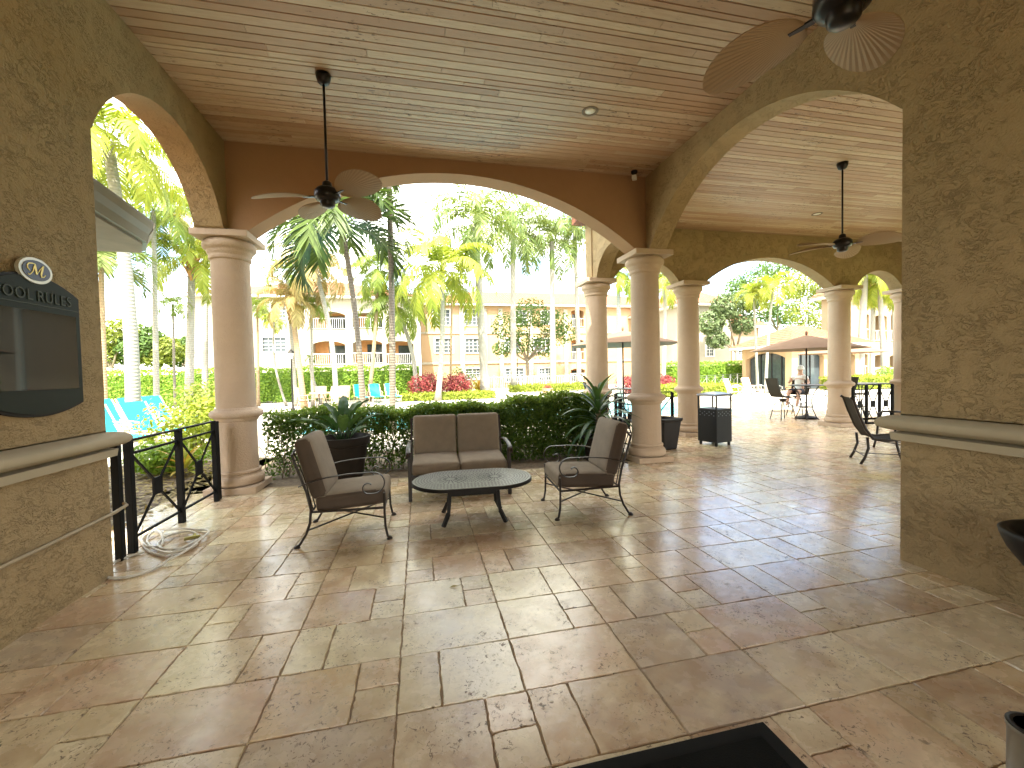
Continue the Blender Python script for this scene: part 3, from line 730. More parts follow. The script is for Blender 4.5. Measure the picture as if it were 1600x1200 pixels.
b = MB(); b.tube([(XL+.02, 1.4, .47), (XL+.02, 3.2, .485), (XL+.02, 3.90, .50), (XL-.02, 4.10, .50), (XL-.08, 4.17, .50)], .013, 8)
tag(b.build('wall_conduit', 'conduit_paint', smooth=True), 'thin painted pipe running low along the left wall', 'pipe')
# ---------------------------------------------------------------- rules board
t = empty('rules_board', (XL, 3.28, 0), 0, 'dark green pool rules board with gold monogram crest on the left wall', 'sign')
def yz(pts, x): return [(x, p, z) for p, z in pts]
def board(hw, zb, zt_, sag, arch): 
    o_ = [(-hw+2*hw*i/16, zb-sag*(1-((i-8)/8)**2)) for i in range(17)]
    return o_+[(hw-2*hw*i/16, zt_+arch*(1-((i-8)/8)**2)) for i in range(17)]
b = MB(); b.prism(yz(board(.355, 1.40, 2.14, .075, .10), .004), (.022, 0, 0)); b.build('frame', 'iron', t, bevel=.003)
b = MB(); b.prism(yz(board(.335, 1.415, 2.125, .072, .10), .028), (.006, 0, 0)); b.build('board', 'sign_green', t)
b = MB(); b.prism(yz([(-.30, 1.50), (.30, 1.50), (.30, 2.005), (-.30, 2.005)], .036), (.004, 0, 0)); b.build('glass_pane', 'mirror_pane', t)
b = MB(); b.box((.036, 0, 2.045), (.004, .66, .006)); b.build('divider', 'sign_letter', t)
def text(s, size, loc, rot, mat, parent, nm, ext=.002, shear=0., sx=1.):
    cu = bpy.data.curves.new(nm, 'FONT'); cu.body = s; cu.size = size; cu.extrude = ext; cu.align_x = 'CENTER'; cu.align_y = 'CENTER'; cu.shear = shear
    cu.space_character = 1.12; o_ = bpy.data.objects.new(nm, cu); col.objects.link(o_); o_.data.materials.append(M[mat]); o_.location = loc; o_.rotation_euler = rot; bpy.context.view_layer.update()
    me = bpy.data.meshes.new_from_object(o_); bpy.data.objects.remove(o_); o_ = bpy.data.objects.new(nm, me); col.objects.link(o_)
    o_.location = loc; o_.rotation_euler = rot; o_.scale = (sx, 1, 1); o_.parent = parent; return o_
text('POOL', .098, (.0375, -.155, 2.10), (R(90), 0, R(90)), 'sign_letter', t, 'lettering', .002, 0, .92)
text('RULES', .098, (.0375, .135, 2.10), (R(90), 0, R(90)), 'sign_letter', t, 'lettering', .002, 0, .92)
def ell(ry, rz, n=48): return [(ry*math.cos(2*math.pi*i/n), 2.262+rz*math.sin(2*math.pi*i/n)) for i in range(n)]
b = MB(); b.prism(yz(ell(.122, .082), .02), (.022, 0, 0)); cr = b.build('crest', 'sign_silver', t, bevel=.002)
b = MB(); b.prism(yz(ell(.10, .064), .0425), (.003, 0, 0)); b.build('crest_field', 'sign_navy', cr)
# script capital M drawn as pen strokes of varying width
def stroke(b, pts, ws, x):
    n_ = len(pts); Lf, Rt = [], []
    for i in range(n_):
        a = Vector(pts[max(i-1, 0)]); c_ = Vector(pts[min(i+1, n_-1)]); d = (c_-a).normalized(); nn_ = Vector((-d.y, d.x)); p = Vector(pts[i])
        Lf.append(p+nn_*ws[i]/2); Rt.append(p-nn_*ws[i]/2)
    vs = [(x, p.x, 2.262+p.y) for p in Lf]+[(x, p.x, 2.262+p.y) for p in Rt]
    b.add(vs+[(v[0]+.003, v[1], v[2]) for v in vs], [q for i in range(n_-1) for q in ((i, i+1, n_+i+1, n_+i), (2*n_+i, 3*n_+i, 3*n_+i+1, 2*n_+i+1), (i, 2*n_+i, 2*n_+i+1, i+1), (n_+i, n_+i+1, 3*n_+i+1, 3*n_+i))])
b = MB()
stroke(b, [(-.052, -.010), (-.068, .004), (-.070, .022), (-.056, .036), (-.034, .040), (-.016, .038)], [.004, .006, .007, .007, .006, .004], .046)
stroke(b, [(-.016, .040), (-.022, .018), (-.034, -.012), (-.048, -.030), (-.060, -.036), (-.066, -.030)], [.004, .008, .006, .005, .004, .006], .046)
stroke(b, [(-.016, .040), (-.012, .010), (-.006, -.026)], [.008, .014, .010], .0462)
stroke(b, [(-.006, -.026), (.018, .010), (.046, .040)], [.003, .004, .004], .0464)
stroke(b, [(.046, .040), (.036, .010), (.026, -.020), (.030, -.034), (.044, -.032), (.060, -.016)], [.007, .013, .012, .009, .005, .003], .046)
b.build('monogram', 'sign_gold', cr)
# ---------------------------------------------------------------- pots, bin, mat
def pot(name, loc, r0, r1, h, label, cat, sides=40, rz=0, mat='pot_dark', soil=True, lip=.05):
    t = empty(name, loc, rz, label, cat)
    b = MB(); b.lathe([(r0*.3, 0), (r0, 0), (r0+.01, .02), (r1*.93, h-lip-.01), (r1, h-lip), (r1+.012, h-lip*.5), (r1+.01, h-.005), (r1-.01, h), (r1-.035, h-.004), (r1-.05, h-.06), (r1-.06, h-.09)], n=sides)
    b.build('pot_body', mat, t, smooth=sides > 8, autos=40)
    if soil: b = MB(); b.lathe([(r1-.055, h-.09), (r1*.5, h-.07), (.01, h-.065)], n=sides); b.build('soil', 'soil', t, smooth=True)
    return t
pot('flower_pot', (-1.12, 6.50, 0), .235, .36, .66, 'big dark round pot holding the broad leaved plant behind the left armchair', 'pot', lip=.12)
pot('flower_pot', (2.95, 6.62, 0), .2, .27, .42, 'low dark pot under the long leaved plant, mostly hidden by the right armchair', 'pot')
pot('flower_pot', (4.58, 7.22, 0), .22, .33, .60, 'empty square black pot standing right of the big column', 'pot', sides=4, rz=R(45+14), lip=.06)
t = empty('trash_bin', (5.75, 7.28, 0), R(13), 'black square metal trash bin with raised lid beside the terrace column', 'trash bin')
b = MB(); b.box((0, 0, .40), (.44, .44, .66)); 
b.build('bin_body', 'bin_metal', t, bevel=.006)
for sx in (-1, 1):
    for sy in (-1, 1): box_obj('corner_post', 'bin_metal', (sx*.208, sy*.208, .865), (.025, .025, .28), t)
b = MB(); b.lathe([(.225*1.414, .98), (.235*1.414, .995), (.225*1.414, 1.02), (.10, 1.055), (.01, 1.06)], n=4, axis=Matrix.Rotation(R(45), 3, 'Z')); b.build('lid', 'bin_lid', t)
for sx in (-1, 1):
    for sy in (-1, 1): b = MB(); b.lathe([(.022, 0), (.028, .01), (.028, .06), (.02, .075)], (sx*.18, sy*.18, 0), 12); b.build('foot', 'bin_metal', t)
b = MB()
for k in range(7):
    for j in range(3):
        if (k+j) % 2 == 0:
            b.box((-.16+k*.053, -.2215, .60+j*.035), (.018, .003, .014)); b.box((-.2215, -.16+k*.053, .60+j*.035), (.003, .018, .014))
b.build('perforation', 'bin_lid', t)
t = empty('planter_urn', (3.37, 1.50, 0), 0, 'dark glazed urn cut off at the right edge of the view', 'urn')
b = MB(); b.lathe([(.09, 0), (.12, .01), (.11, .04), (.05, .09), (.05, .2), (.09, .26), (.17, .40), (.235, .50), (.262, .57), (.268, .60), (.25, .612), (.225, .60), (.20, .54), (.12, .42), (.05, .36)], n=48); b.build('urn_bowl', 'pot_dark', t, smooth=True)
t = empty('ash_stand', (1.965, .945, 0), 0, 'short grey metal cylinder at the lower right corner', 'ash stand')
b = MB(); b.lathe([(.075, 0), (.075, .02), (.068, .03), (.068, .31), (.072, .315), (.072, .33)], n=32); b.build('cylinder', 'steel', t, smooth=True, autos=40)
b = MB(); b.lathe([(.072, .33), (.055, .334), (.05, .322), (.02, .318)], n=32); b.build('top_dish', 'pot_dark', t, smooth=True)
t = empty('door_mat', (.62, 1.02, 0), R(0), 'black rubber door mat at the bottom edge of the view', 'mat')
b = MB(); b.box((0, 0, .006), (1.58, .95, .012)); b.build('border', 'rubber_edge', t, bevel=.004)
b = MB(); b.box((0, 0, .0155), (1.44, .82, .007)); b.build('pile', 'rubber', t)
# ---------------------------------------------------------------- dining chairs on the terrace
def dining(loc, rz, label):
    t = empty('dining_chair', loc, rz, label, 'dining chair', 'dark sling dining chairs on the terrace')
    for sy in (-1, 1):
        y = .27*sy
        b = MB(); b.tube([(-.33, y, .0), (-.28, y, .10), (-.235, y, .25), (-.25, y, .42)], .019, 8); b.build('rear_leg', 'bronze_iron', t, smooth=True)
        b = MB(); b.tube([(.33, y, .0), (.30, y, .10), (.265, y, .25), (.25, y, .44), (.24, y, .62), (.16, y, .66), (0, y, .66), (-.25, y, .64)], .019, 8); b.build('front_leg', 'bronze_iron', t, smooth=True)
        b = MB(); b.tube([(.28, y, .42), (.0, y, .38), (-.18, y, .40), (-.27, y, .55), (-.36, y, .80), (-.42, y, 1.0), (-.46, y, 1.03)], .021, 8); b.build('side_rail', 'bronze_iron', t, smooth=True)
    b = MB(); b.bar((-.28, -.27, .13), (-.28, .27, .13), .014, .014); b.bar((.29, -.27, .13), (.29, .27, .13), .014, .014); b.bar((-.27, 0, .13), (.29, 0, .13), .012, .012); b.build('stretcher', 'bronze_iron', t)
    P = [(.29, .425), (.15, .40), (.0, .385), (-.12, .385), (-.20, .42), (-.27, .55), (-.36, .80), (-.42, 1.0), (-.46, 1.03)]
    b = MB(); vs = [(x, y, z+dz) for dz in (0, -.008) for x, z in P for y in (-.26, .26)]; k = 2*len(P)
    b.add(vs, [(2*i, 2*i+1, 2*i+3, 2*i+2) for i in range(len(P)-1)]+[(k+2*i, k+2*i+2, k+2*i+3, k+2*i+1) for i in range(len(P)-1)]); b.build('sling_seat', 'sling', t, smooth=True)
    return t
d1 = dining((7.05, 5.12, 0), R(-38), 'sling dining chair just beyond the right wall ledge')
dup(d1, (8.45, 5.75, 0), R(170), 'sling dining chair mostly hidden behind the right wall, showing its back panel')
# ---------------------------------------------------------------- bar sets and umbrellas
def bar_table(loc, label, square=False, r=.46):
    t = empty('bar_table', loc, 0, label, 'bar table', 'bar height tables')
    b = MB()
    if square: b.box((0, 0, 1.0), (1.05, .8, .025))
    else: b.lathe([(.01, .965), (r-.01, .965), (r, .975), (r, .985), (r-.01, .99), (.01, .99)], n=40)
    b.build('tabletop', 'pewter', t, smooth=not square, autos=40)
    for k in range(4):
        a = R(45+90*k); ca, sa = math.cos(a), math.sin(a)
        b = MB(); b.tube([(ca*.30, sa*.30, 0), (ca*.24, sa*.24, .06), (ca*.15, sa*.15, .3), (ca*.12, sa*.12, .55), (ca*.2, sa*.2, .8), (ca*.3, sa*.3, .96)], .013, 8); b.build('leg', 'bronze_iron', t, smooth=True)
    b = MB(); b.tube([(.16*math.cos(a/16*6.2832), .16*math.sin(a/16*6.2832), .35) for a in range(16)], .009, 6, closed=True); b.build('ring', 'bronze_iron', t, smooth=True); b = MB(); b.tube([(.17*math.cos(a/16*6.2832), .17*math.sin(a/16*6.2832), .72) for a in range(16)], .009, 6, closed=True); b.build('ring', 'bronze_iron', t, smooth=True)
    return t
def bar_chair(loc, rz, label):
    t = empty('bar_chair', loc, rz, label, 'bar chair', 'swivel bar chairs')
    for k in range(4):
        a = R(45+90*k); ca, sa = math.cos(a), math.sin(a)
        b = MB(); b.tube([(ca*.32, sa*.32, 0), (ca*.28, sa*.28, .15), (ca*.24, sa*.24, .38), (ca*.15, sa*.15, .50), (0, 0, .53)], .012, 8); b.build('leg', 'bronze_iron', t, smooth=True)
    b = MB(); b.tube([(.285*math.cos(a/16*6.2832), .285*math.sin(a/16*6.2832), .25) for a in range(16)], .008, 6, closed=True); b.lathe([(.08, .53), (.08, .56), (.12, .60)], n=16); b.build('foot_ring', 'bronze_iron', t, smooth=True)
    P = [(.24, .67), (.0, .64), (-.17, .66), (-.24, .78), (-.31, 1.02), (-.35, 1.20)]
    for sy in (-1, 1):
        b = MB(); b.tube([(x, .24*sy, z) for x, z in P], .012, 8); b.tube([(.2, .24*sy, .67), (.24, .25*sy, .80), (.18, .25*sy, .86), (.0, .25*sy, .87), (-.26, .25*sy, .86)], .010, 8); b.build('side_rail', 'bronze_iron', t, smooth=True)
    b = MB(); vs = [(x, y, z+dz) for dz in (0, -.008) for x, z in P for y in (-.235, .235)]; k = 2*len(P)
    b.add(vs, [(2*i, 2*i+1, 2*i+3, 2*i+2) for i in range(len(P)-1)]+[(k+2*i, k+2*i+2, k+2*i+3, k+2*i+1) for i in range(len(P)-1)]); b.build('sling_seat', 'sling', t, smooth=True)
    return t
def umbrella(loc, label, r=1.5, ht=2.45, drop=.45, base=True):
    t = empty('umbrella', loc, 0, label, 'umbrella', 'taupe market umbrellas')
    b = MB(); b.tube([(0, 0, .05), (0, 0, ht-.02)], .022, 10); b.build('pole', 'bronze_iron', t, smooth=True)
    n_ = 8; vs = [(0, 0, ht)]; vs += [(r*.55*math.cos(2*math.pi*i/n_), r*.55*math.sin(2*math.pi*i/n_), ht-drop*.5) for i in range(n_)]; vs += [(r*math.cos(2*math.pi*i/n_), r*math.sin(2*math.pi*i/n_), ht-drop) for i in range(n_)]
    vs += [(x, y, z-.01) for x, y, z in vs]; K = 1+2*n_
    b = MB(); fs = []
    for i in range(n_):
        j = (i+1) % n_; fs += [(0, 1+i, 1+j), (1+i, 1+n_+i, 1+n_+j, 1+j), (K, K+1+j, K+1+i), (K+1+i, K+1+j, K+1+n_+j, K+1+n_+i), (1+n_+i, K+1+n_+i, K+1+n_+j, 1+n_+j)]
    b.add(vs, fs); b.build('canopy', 'umbrella_cloth', t)
    b = MB(); b.lathe([(.02, ht-.01), (.035, ht+.03), (.035, ht+.09), (.01, ht+.12)], n=12); b.build('finial', 'umbrella_cloth', t, smooth=True)
    if base: b = MB(); b.lathe([(.27, 0), (.28, .03), (.22, .06), (.06, .09), (.04, .14)], n=32); b.build('base', 'iron', t, smooth=True)
    for k in range(4):
        a = R(22+90*k); b = MB(); b.bar((0, 0, ht-.35), (r*.55*math.cos(a), r*.55*math.sin(a), ht-drop*.5-.03), .01, .01); b.build('rib', 'bronze_iron', t)
    return t
TX = on_ground(1259, 657)
bar_table((10.80, 9.85, 0), 'round bar table under the terrace umbrella')
umbrella((10.95, 9.98, 0), 'taupe umbrella over the round bar table left of a terrace column', 1.45, 2.42, .42)
bc = bar_chair((10.15, 10.0, 0), R(-8), 'bar chair on the left side of the round bar table')
dup(bc, (11.35, 9.35, 0), R(160), 'bar chair right of the round bar table, half behind the column')
dup(bc, (11.45, 10.75, 0), R(205), 'bar chair on the far side of the round table with a person in it')
dup(bc, (12.5, 9.9, 0), R(-100), 'bar chair standing behind the square bar table')
bar_table((12.1, 9.35, 0), 'square topped bar table behind the rightmost railing', True)
bar_table((5.85, 11.3, 0), 'round bar table by the pool behind the big column')
umbrella((5.85, 11.3, 0), 'taupe umbrella by the pool behind the big column', 1.6, 2.68, .42)
dup(bc, (5.0, 11.2, 0), R(0), 'bar chair beside the pool umbrella left of the big column')
umbrella((14.6, 12.0, 0), 'taupe umbrella farther right whose edge shows past the terrace column', 1.35, 2.35, .4)
# ---------------------------------------------------------------- seated person
def skinned(name, pts, edges, radii, mat, parent, root=0, lev=2):
    me = bpy.data.meshes.new(name); me.from_pydata(pts, edges, []); me.materials.append(M[mat]); o_ = bpy.data.objects.new(name, me); col.objects.link(o_)
    m_ = o_.modifiers.new('skin', 'SKIN'); sv = me.skin_vertices
    if not sv:
        bm_l = None
        import bmesh
        bm = bmesh.new(); bm.from_mesh(me); bm.verts.layers.skin.verify(); bm.to_mesh(me); bm.free(); sv = me.skin_vertices
    for i, r_ in enumerate(radii): sv[0].data[i].radius = (r_, r_) if not isinstance(r_, tuple) else r_; sv[0].data[i].use_root = (i == root)
    s_ = o_.modifiers.new('sub', 'SUBSURF'); s_.levels = lev; s_.render_levels = lev
    for p in me.polygons: p.use_smooth = True
    if parent: o_.parent = parent
    return o_
def person():
    t = empty('person', (11.45, 10.75, 0), R(205), 'person in white cap and dark shorts reclining on the far bar chair', 'person')
    pts = [(-.12, 0, .74), (-.16, 0, .92), (-.21, 0, 1.10), (-.24, 0, 1.21), (-.25, 0, 1.29), (-.235, 0, 1.40), (-.23, 0, 1.47),
           (-.08, .10, .73), (.30, .13, .76), (.42, .14, .40), (.50, .14, .33), (-.08, -.10, .73), (.30, -.13, .76), (.40, -.14, .40), (.48, -.14, .33),
           (-.22, .18, 1.17), (-.10, .26, .98), (.10, .20, .95), (.17, .18, .96), (-.22, -.18, 1.17), (-.08, -.27, 1.0), (.08, -.16, 1.12), (.14, -.12, 1.17)]
    ed = [(0, 1), (1, 2), (2, 3), (3, 4), (4, 5), (5, 6), (0, 7), (7, 8), (8, 9), (9, 10), (0, 11), (11, 12), (12, 13), (13, 14), (3, 15), (15, 16), (16, 17), (17, 18), (3, 19), (19, 20), (20, 21), (21, 22)]
    rd = [.13, .12, .14, .09, .05, .085, .07, .085, .06, .042, .035, .085, .06, .042, .035, .055, .042, .032, .028, .055, .042, .032, .028]
    bd = skinned('body', pts, ed, rd, 'skin', t)
    skinned('shirt', [(-.12, 0, .78), (-.16, 0, .92), (-.21, 0, 1.10), (-.235, 0, 1.19), (-.22, .18, 1.17), (-.16, .225, 1.07), (-.22, -.18, 1.17), (-.15, -.23, 1.08)], [(0, 1), (1, 2), (2, 3), (3, 4), (4, 5), (3, 6), (6, 7)], [.14, .132, .152, .10, .068, .058, .068, .058], 'white_cloth', bd, 1)
    skinned('shorts', [(-.12, 0, .74), (-.08, .10, .735), (.26, .13, .765), (-.08, -.10, .735), (.26, -.13, .765), (-.13, 0, .80)], [(0, 1), (1, 2), (0, 3), (3, 4), (0, 5)], [.14, .10, .082, .10, .082, .13], 'navy_cloth', bd, 0)
    b = MB(); b.lathe([(.105, 1.42), (.11, 1.44), (.105, 1.49), (.08, 1.535), (.01, 1.555)], (-.235, 0, 0), 20); b.box((-.115, 0, 1.43), (.11, .13, .012)); b.build('cap', 'white_cloth', bd, smooth=True, autos=40)
    b = MB(); b.box((-.145, 0, 1.385), (.03, .03, .03)); 
    for s_ in (-1, 1): b.box((-.155, .033*s_, 1.405), (.014, .028, .012))
    b.build('face', 'skin', bd, bevel=.006)
    for s_ in (-1, 1):
        for k in range(4):
            base = Vector((.17, .18, .96)) if s_ > 0 else Vector((.14, -.12, 1.17))
            b = MB(); y = (k-1.5)*.017; b.tube([base+Vector((0, y, 0)), base+Vector((.045, y, .0)), base+Vector((.075, y, -.018+.003*k))], [.009, .008, .006], 6); b.build('finger', 'skin', bd, smooth=True)
        b = MB(); b.tube([base+Vector((-.02, .028, 0)), base+Vector((.015, .045, 0)), base+Vector((.04, .045, -.005))], [.010, .009, .007], 6); b.build('thumb', 'skin', bd, smooth=True)
person()
# ================================================================ VEGETATION
def frond(b, q, base, az, el, Ln, droop, lf, nl, wd, tone, vee=.25, hang=.35, plume=0.):
    pts = []; p = Vector(base); a = el; st = Ln/14; side = Vector((-math.sin(az), math.cos(az), 0))
    for i in range(15):
        d = Vector((math.cos(az)*math.cos(a), math.sin(az)*math.cos(a), math.sin(a))); pts.append((p.copy(), d)); p += d*st; a -= droop/14*(.5+i/12)
    # rachis
    vs = []; w0 = .02*Ln/2.5
    for i, (pp_, d) in enumerate(pts):
        ww = w0*(1-i/16); up_ = side.cross(d); vs += [pp_+side*ww, pp_-up_*ww*.8, pp_-side*ww]
    b.add(vs, [f for i in range(14) for f in ((3*i, 3*i+1, 3*i+4, 3*i+3), (3*i+1, 3*i+2, 3*i+5, 3*i+4))], min(1, tone+.25))
    for k in range(nl):
        t_ = .16+.84*(k+.5)/nl; x = t_*14; i = min(13, int(x)); fr_ = x-i
        pp_ = pts[i][0].lerp(pts[i+1][0], fr_); d = pts[i][1]; up_ = side.cross(d)*-1
        ll = lf*(.45+.75*math.sin(math.pi*(.12+.8*t_)))*q.uniform(.85, 1.1)
        for sg in (-1, 1):
            al = R(68-38*t_)+q.uniform(-.1, .1)
            v = (d*math.cos(al)+side*sg*math.sin(al)+up_*(-vee+plume*q.uniform(-1, 1))).normalized()
            m_ = pp_+v*ll*.5; v2 = (v+Vector((0, 0, -hang*q.uniform(.7, 1.4)))).normalized(); e = m_+v2*ll*.5
            wv = v.cross(up_).normalized()*wd if abs(v.dot(up_)) < .95 else d*wd
            b.add([pp_-wv*.35, pp_+wv*.35, m_+wv*.5, m_-wv*.5, e], [(0, 1, 2, 3), (3, 2, 4)], max(0, min(1, tone+q.uniform(-.45, .45))))
def crown_mesh(style, seed):
    q = random.Random(seed); b = MB()
    if style == 'coco':
        n_, args = 24, dict(Ln=3.0, droop=1.9, lf=.74, nl=30, wd=.062, hang=.8)
        for i in range(n_):
            u_ = i/n_; frond(b, q, (0, 0, 0), i*2.4+q.uniform(-.2, .2), R(80-105*u_+q.uniform(-8, 8)), tone=q.uniform(.2, .9), **args)
    elif style == 'royal':
        for i in range(22):
            u_ = i/22; frond(b, q, (0, 0, 0), i*2.4+q.uniform(-.2, .2), R(84-100*u_+q.uniform(-6, 6)), Ln=3.1, droop=2.2, lf=.66, nl=36, wd=.055, tone=q.uniform(.0, .8), hang=.7, plume=.6)
    elif style == 'date':
        for i in range(17):
            u_ = i/17; frond(b, q, (0, 0, 0), i*2.4+q.uniform(-.2, .2), R(76-78*u_+q.uniform(-8, 8)), Ln=1.75, droop=2.15, lf=.72, nl=40, wd=.044, tone=q.uniform(0, .8), hang=.35, vee=-.15)
    elif style == 'small':
        for i in range(14):
            u_ = i/14; frond(b, q, (0, 0, 0), i*2.4+q.uniform(-.2, .2), R(75-80*u_+q.uniform(-8, 8)), Ln=1.3, droop=2.2, lf=.42, nl=22, wd=.04, tone=q.uniform(.1, .9), hang=.4, vee=-.05)
    elif style == 'fan':
        for i in range(34):
            az = i*2.4+q.uniform(-.3, .3); el = R(80-125*i/34); d = Vector((math.cos(az)*math.cos(el), math.sin(az)*math.cos(el), math.sin(el))); c_ = d*.8
            s_ = Vector((-math.sin(az), math.cos(az), 0)); tn = q.uniform(.1, .9)
            for k in range(15):
                a = R(-105+15*k); v = (d*math.cos(a)+s_*math.sin(a)); m_ = c_+v*.4; e = c_+(v+Vector((0, 0, -.35))).normalized()*.72; wv = v.cross(d.cross(s_)).normalized()*.035
                b.add([c_-wv*.3, c_+wv*.3, m_+wv, m_-wv, e], [(0, 1, 2, 3), (3, 2, 4)], max(0, min(1, tn+q.uniform(-.2, .2))))
            b.add([Vector((0, 0, 0)), Vector((0, 0, .02)), c_+Vector((0, 0, .01)), c_], [(0, 1, 2, 3)], .7)
    o = b.build('crown_proto', 'palm_green'); me = o.data; bpy.data.objects.remove(o); return me
CR = {}
def palm(label, bx, Yb, cpx, cpy, Yc, style, sc_, r0, r1, leafm, trunkm, bend=.0, shaft=None, zb=0., boots=False, group='palms around the pool', seed=None, nut=False):
    seed = seed if seed is not None else len(CR) % 2
    key = (style, seed % 2)
    if key not in CR: CR[key] = crown_mesh(style, 31+hash(style) % 1+seed % 2*7)
    B = on_y(bx, 590, Yb); B.z = zb; T = on_y(cpx, cpy, Yc); D = T-B
    t = empty('palm_tree', B, 0, label, 'palm', group)
    b = MB(); pts = []; rs = []
    for i in range(13):
        u_ = i/12; off = bend*math.sin(math.pi*u_)
        pts.append((D.x*u_**1.0+off, D.y*u_, D.z*u_)); rs.append((r0+(r1-r0)*min(1, u_*1.1))*(1+.35*max(0, .08-u_)/.08))
    b.tube(pts, rs, 12); b.build('trunk', trunkm, t, smooth=True)
    if shaft:
        b = MB(); b.tube([D-Vector((0, 0, shaft)), D-Vector((0, 0, shaft*.9)), D-Vector((0, 0, shaft*.4)), D+Vector((0, 0, .1))], [r1, r1*1.35, r1*1.15, r1*.5], 12); b.build('crownshaft', 'crownshaft', t, smooth=True)
    if boots:
        b = MB(); q = random.Random(5)
        for k in range(26):
            a = k*2.4; h_ = -.9+.9*k/26; b.bar(D+Vector((math.cos(a)*r1, math.sin(a)*r1, h_)), D+Vector((math.cos(a)*r1*2.6, math.sin(a)*r1*2.6, h_+.4)), .09, .03)
        b.build('leaf_bases', 'boots', t)
    me = CR[key].copy(); me.materials.clear(); me.materials.append(M[leafm])
    c_ = bpy.data.objects.new('crown', me); col.objects.link(c_); c_.parent = t; c_.location = D; c_.scale = (sc_,)*3; c_.rotation_euler = (0, 0, (seed*1.7+bx*.37) % 6.28)
    return t
palm('dark green feather palm with grey trunk in front, under the left ceiling fan', 566, 11.0, 534, 352, 11.0, 'date', 1.15, .075, .06, 'palm_shaded', 'grey_trunk', .10, .7, seed=0)
palm('tall grey trunked palm whose crown is above the arch', 611, 11.6, 606, 215, 11.4, 'date', 1.0, .085, .07, 'palm_shaded', 'grey_trunk', .03, .7, seed=1)
palm('bright yellow green coconut palm left of the tall royal palms', 683, 24, 690, 425, 24, 'coco', 1.3, .17, .11, 'palm_yellow', 'pale_trunk', .15, seed=0)
palm('tallest royal palm with thick white trunk and green shaft', 758, 27, 743, 352, 26, 'royal', 1.4, .30, .20, 'royal_green', 'pale_trunk', 0, 2.3, seed=0)
palm('royal palm with white trunk just right of the thickest one', 802, 31, 801, 365, 31, 'royal', 1.35, .24, .17, 'royal_green', 'pale_trunk', 0, 2.0, seed=1)
palm('royal palm with white trunk nearest the right column', 864, 31, 862, 378, 31, 'royal', 1.4, .25, .17, 'royal_green', 'pale_trunk', 0, 2.2, seed=0)
palm('royal palm with shade-darkened crown half hidden by the arch end', 905, 33, 898, 362, 33, 'royal', .85, .2, .16, 'palm_shaded', 'pale_trunk', 0, 1.8, seed=1)
palm('coconut palm with white trunk leaning left before the balconies', 649, 27, 617, 478, 27, 'coco', .95, .15, .11, 'palm_green', 'pale_trunk', .4, seed=1)
palm('thin brown trunked palm behind the yellow coconut palm', 703, 30, 706, 455, 30, 'small', 1.4, .09, .07, 'palm_green', 'brown_trunk', 0, seed=0)
palm('brownish old palm with drooping dry fronds near the left column', 474, 22, 455, 470, 22, 'coco', .62, .14, .11, 'palm_dry', 'brown_trunk', .0, boots=True, seed=1)
palm('green topped palm standing over the dry fronds', 462, 23.5, 448, 428, 23.5, 'small', 1.15, .10, .08, 'palm_green', 'pale_trunk', .0, seed=0)
palm('large dry fronded palm arching over the tiled roof', 524, 21, 490, 412, 21, 'coco', .78, .12, .10, 'palm_dry', 'pale_trunk', .25, seed=0)
palm('small green palm with straight white trunk before the balconies', 487, 23, 486, 478, 23, 'small', .95, .08, .06, 'palm_green', 'pale_trunk', 0, seed=1)
palm('young palm with slim trunk curving at its foot', 446, 24, 428, 503, 24, 'small', .62, .06, .045, 'lime_leaf', 'pale_trunk', -.25, seed=0)
palm('small palm close to the left column before the white wall', 402, 25, 402, 482, 25, 'small', .95, .08, .06, 'palm_green', 'brown_trunk', 0, seed=1)
palm('low palm with white S shaped trunk behind the tan chairs', 502, 25, 485, 560, 25, 'small', .35, .10, .08, 'palm_green', 'pale_trunk', -.15, seed=0)
palm('green palm crown hanging behind the left ceiling fan', 575, 26, 590, 420, 26, 'coco', .85, .12, .09, 'palm_green', 'brown_trunk', .1, seed=0)
# through the left arch
palm('big yellow green coconut palm with thick white trunk in the left arch', 204, 12.3, 168, 222, 12.3, 'coco', .80, .165, .12, 'palm_yellow', 'pale_trunk', .15, seed=1)
palm('sunlit coconut palm with orange leaf bases left of the first column', 292, 20, 300, 408, 20, 'coco', .72, .17, .13, 'palm_yellow', 'pale_trunk', 0, boots=True, seed=0)
palm('small dark palm with thin trunk in the left arch', 271, 19, 270, 476, 19, 'small', .62, .05, .04, 'palm_green', 'grey_trunk', 0, seed=1)
palm('tall slim palm rising past the gutter corner', 242, 18, 240, 330, 18, 'coco', .70, .10, .07, 'palm_green', 'pale_trunk', 0, seed=0)
palm('shaded green palm beside the left wall edge', 160, 16, 158, 410, 16, 'date', .95, .09, .07, 'royal_green', 'brown_trunk', 0, seed=0)
palm('palm with dry arching fronds above the gutter', 318, 23, 322, 345, 23, 'coco', .85, .14, .1, 'palm_dry', 'pale_trunk', 0, seed=1)
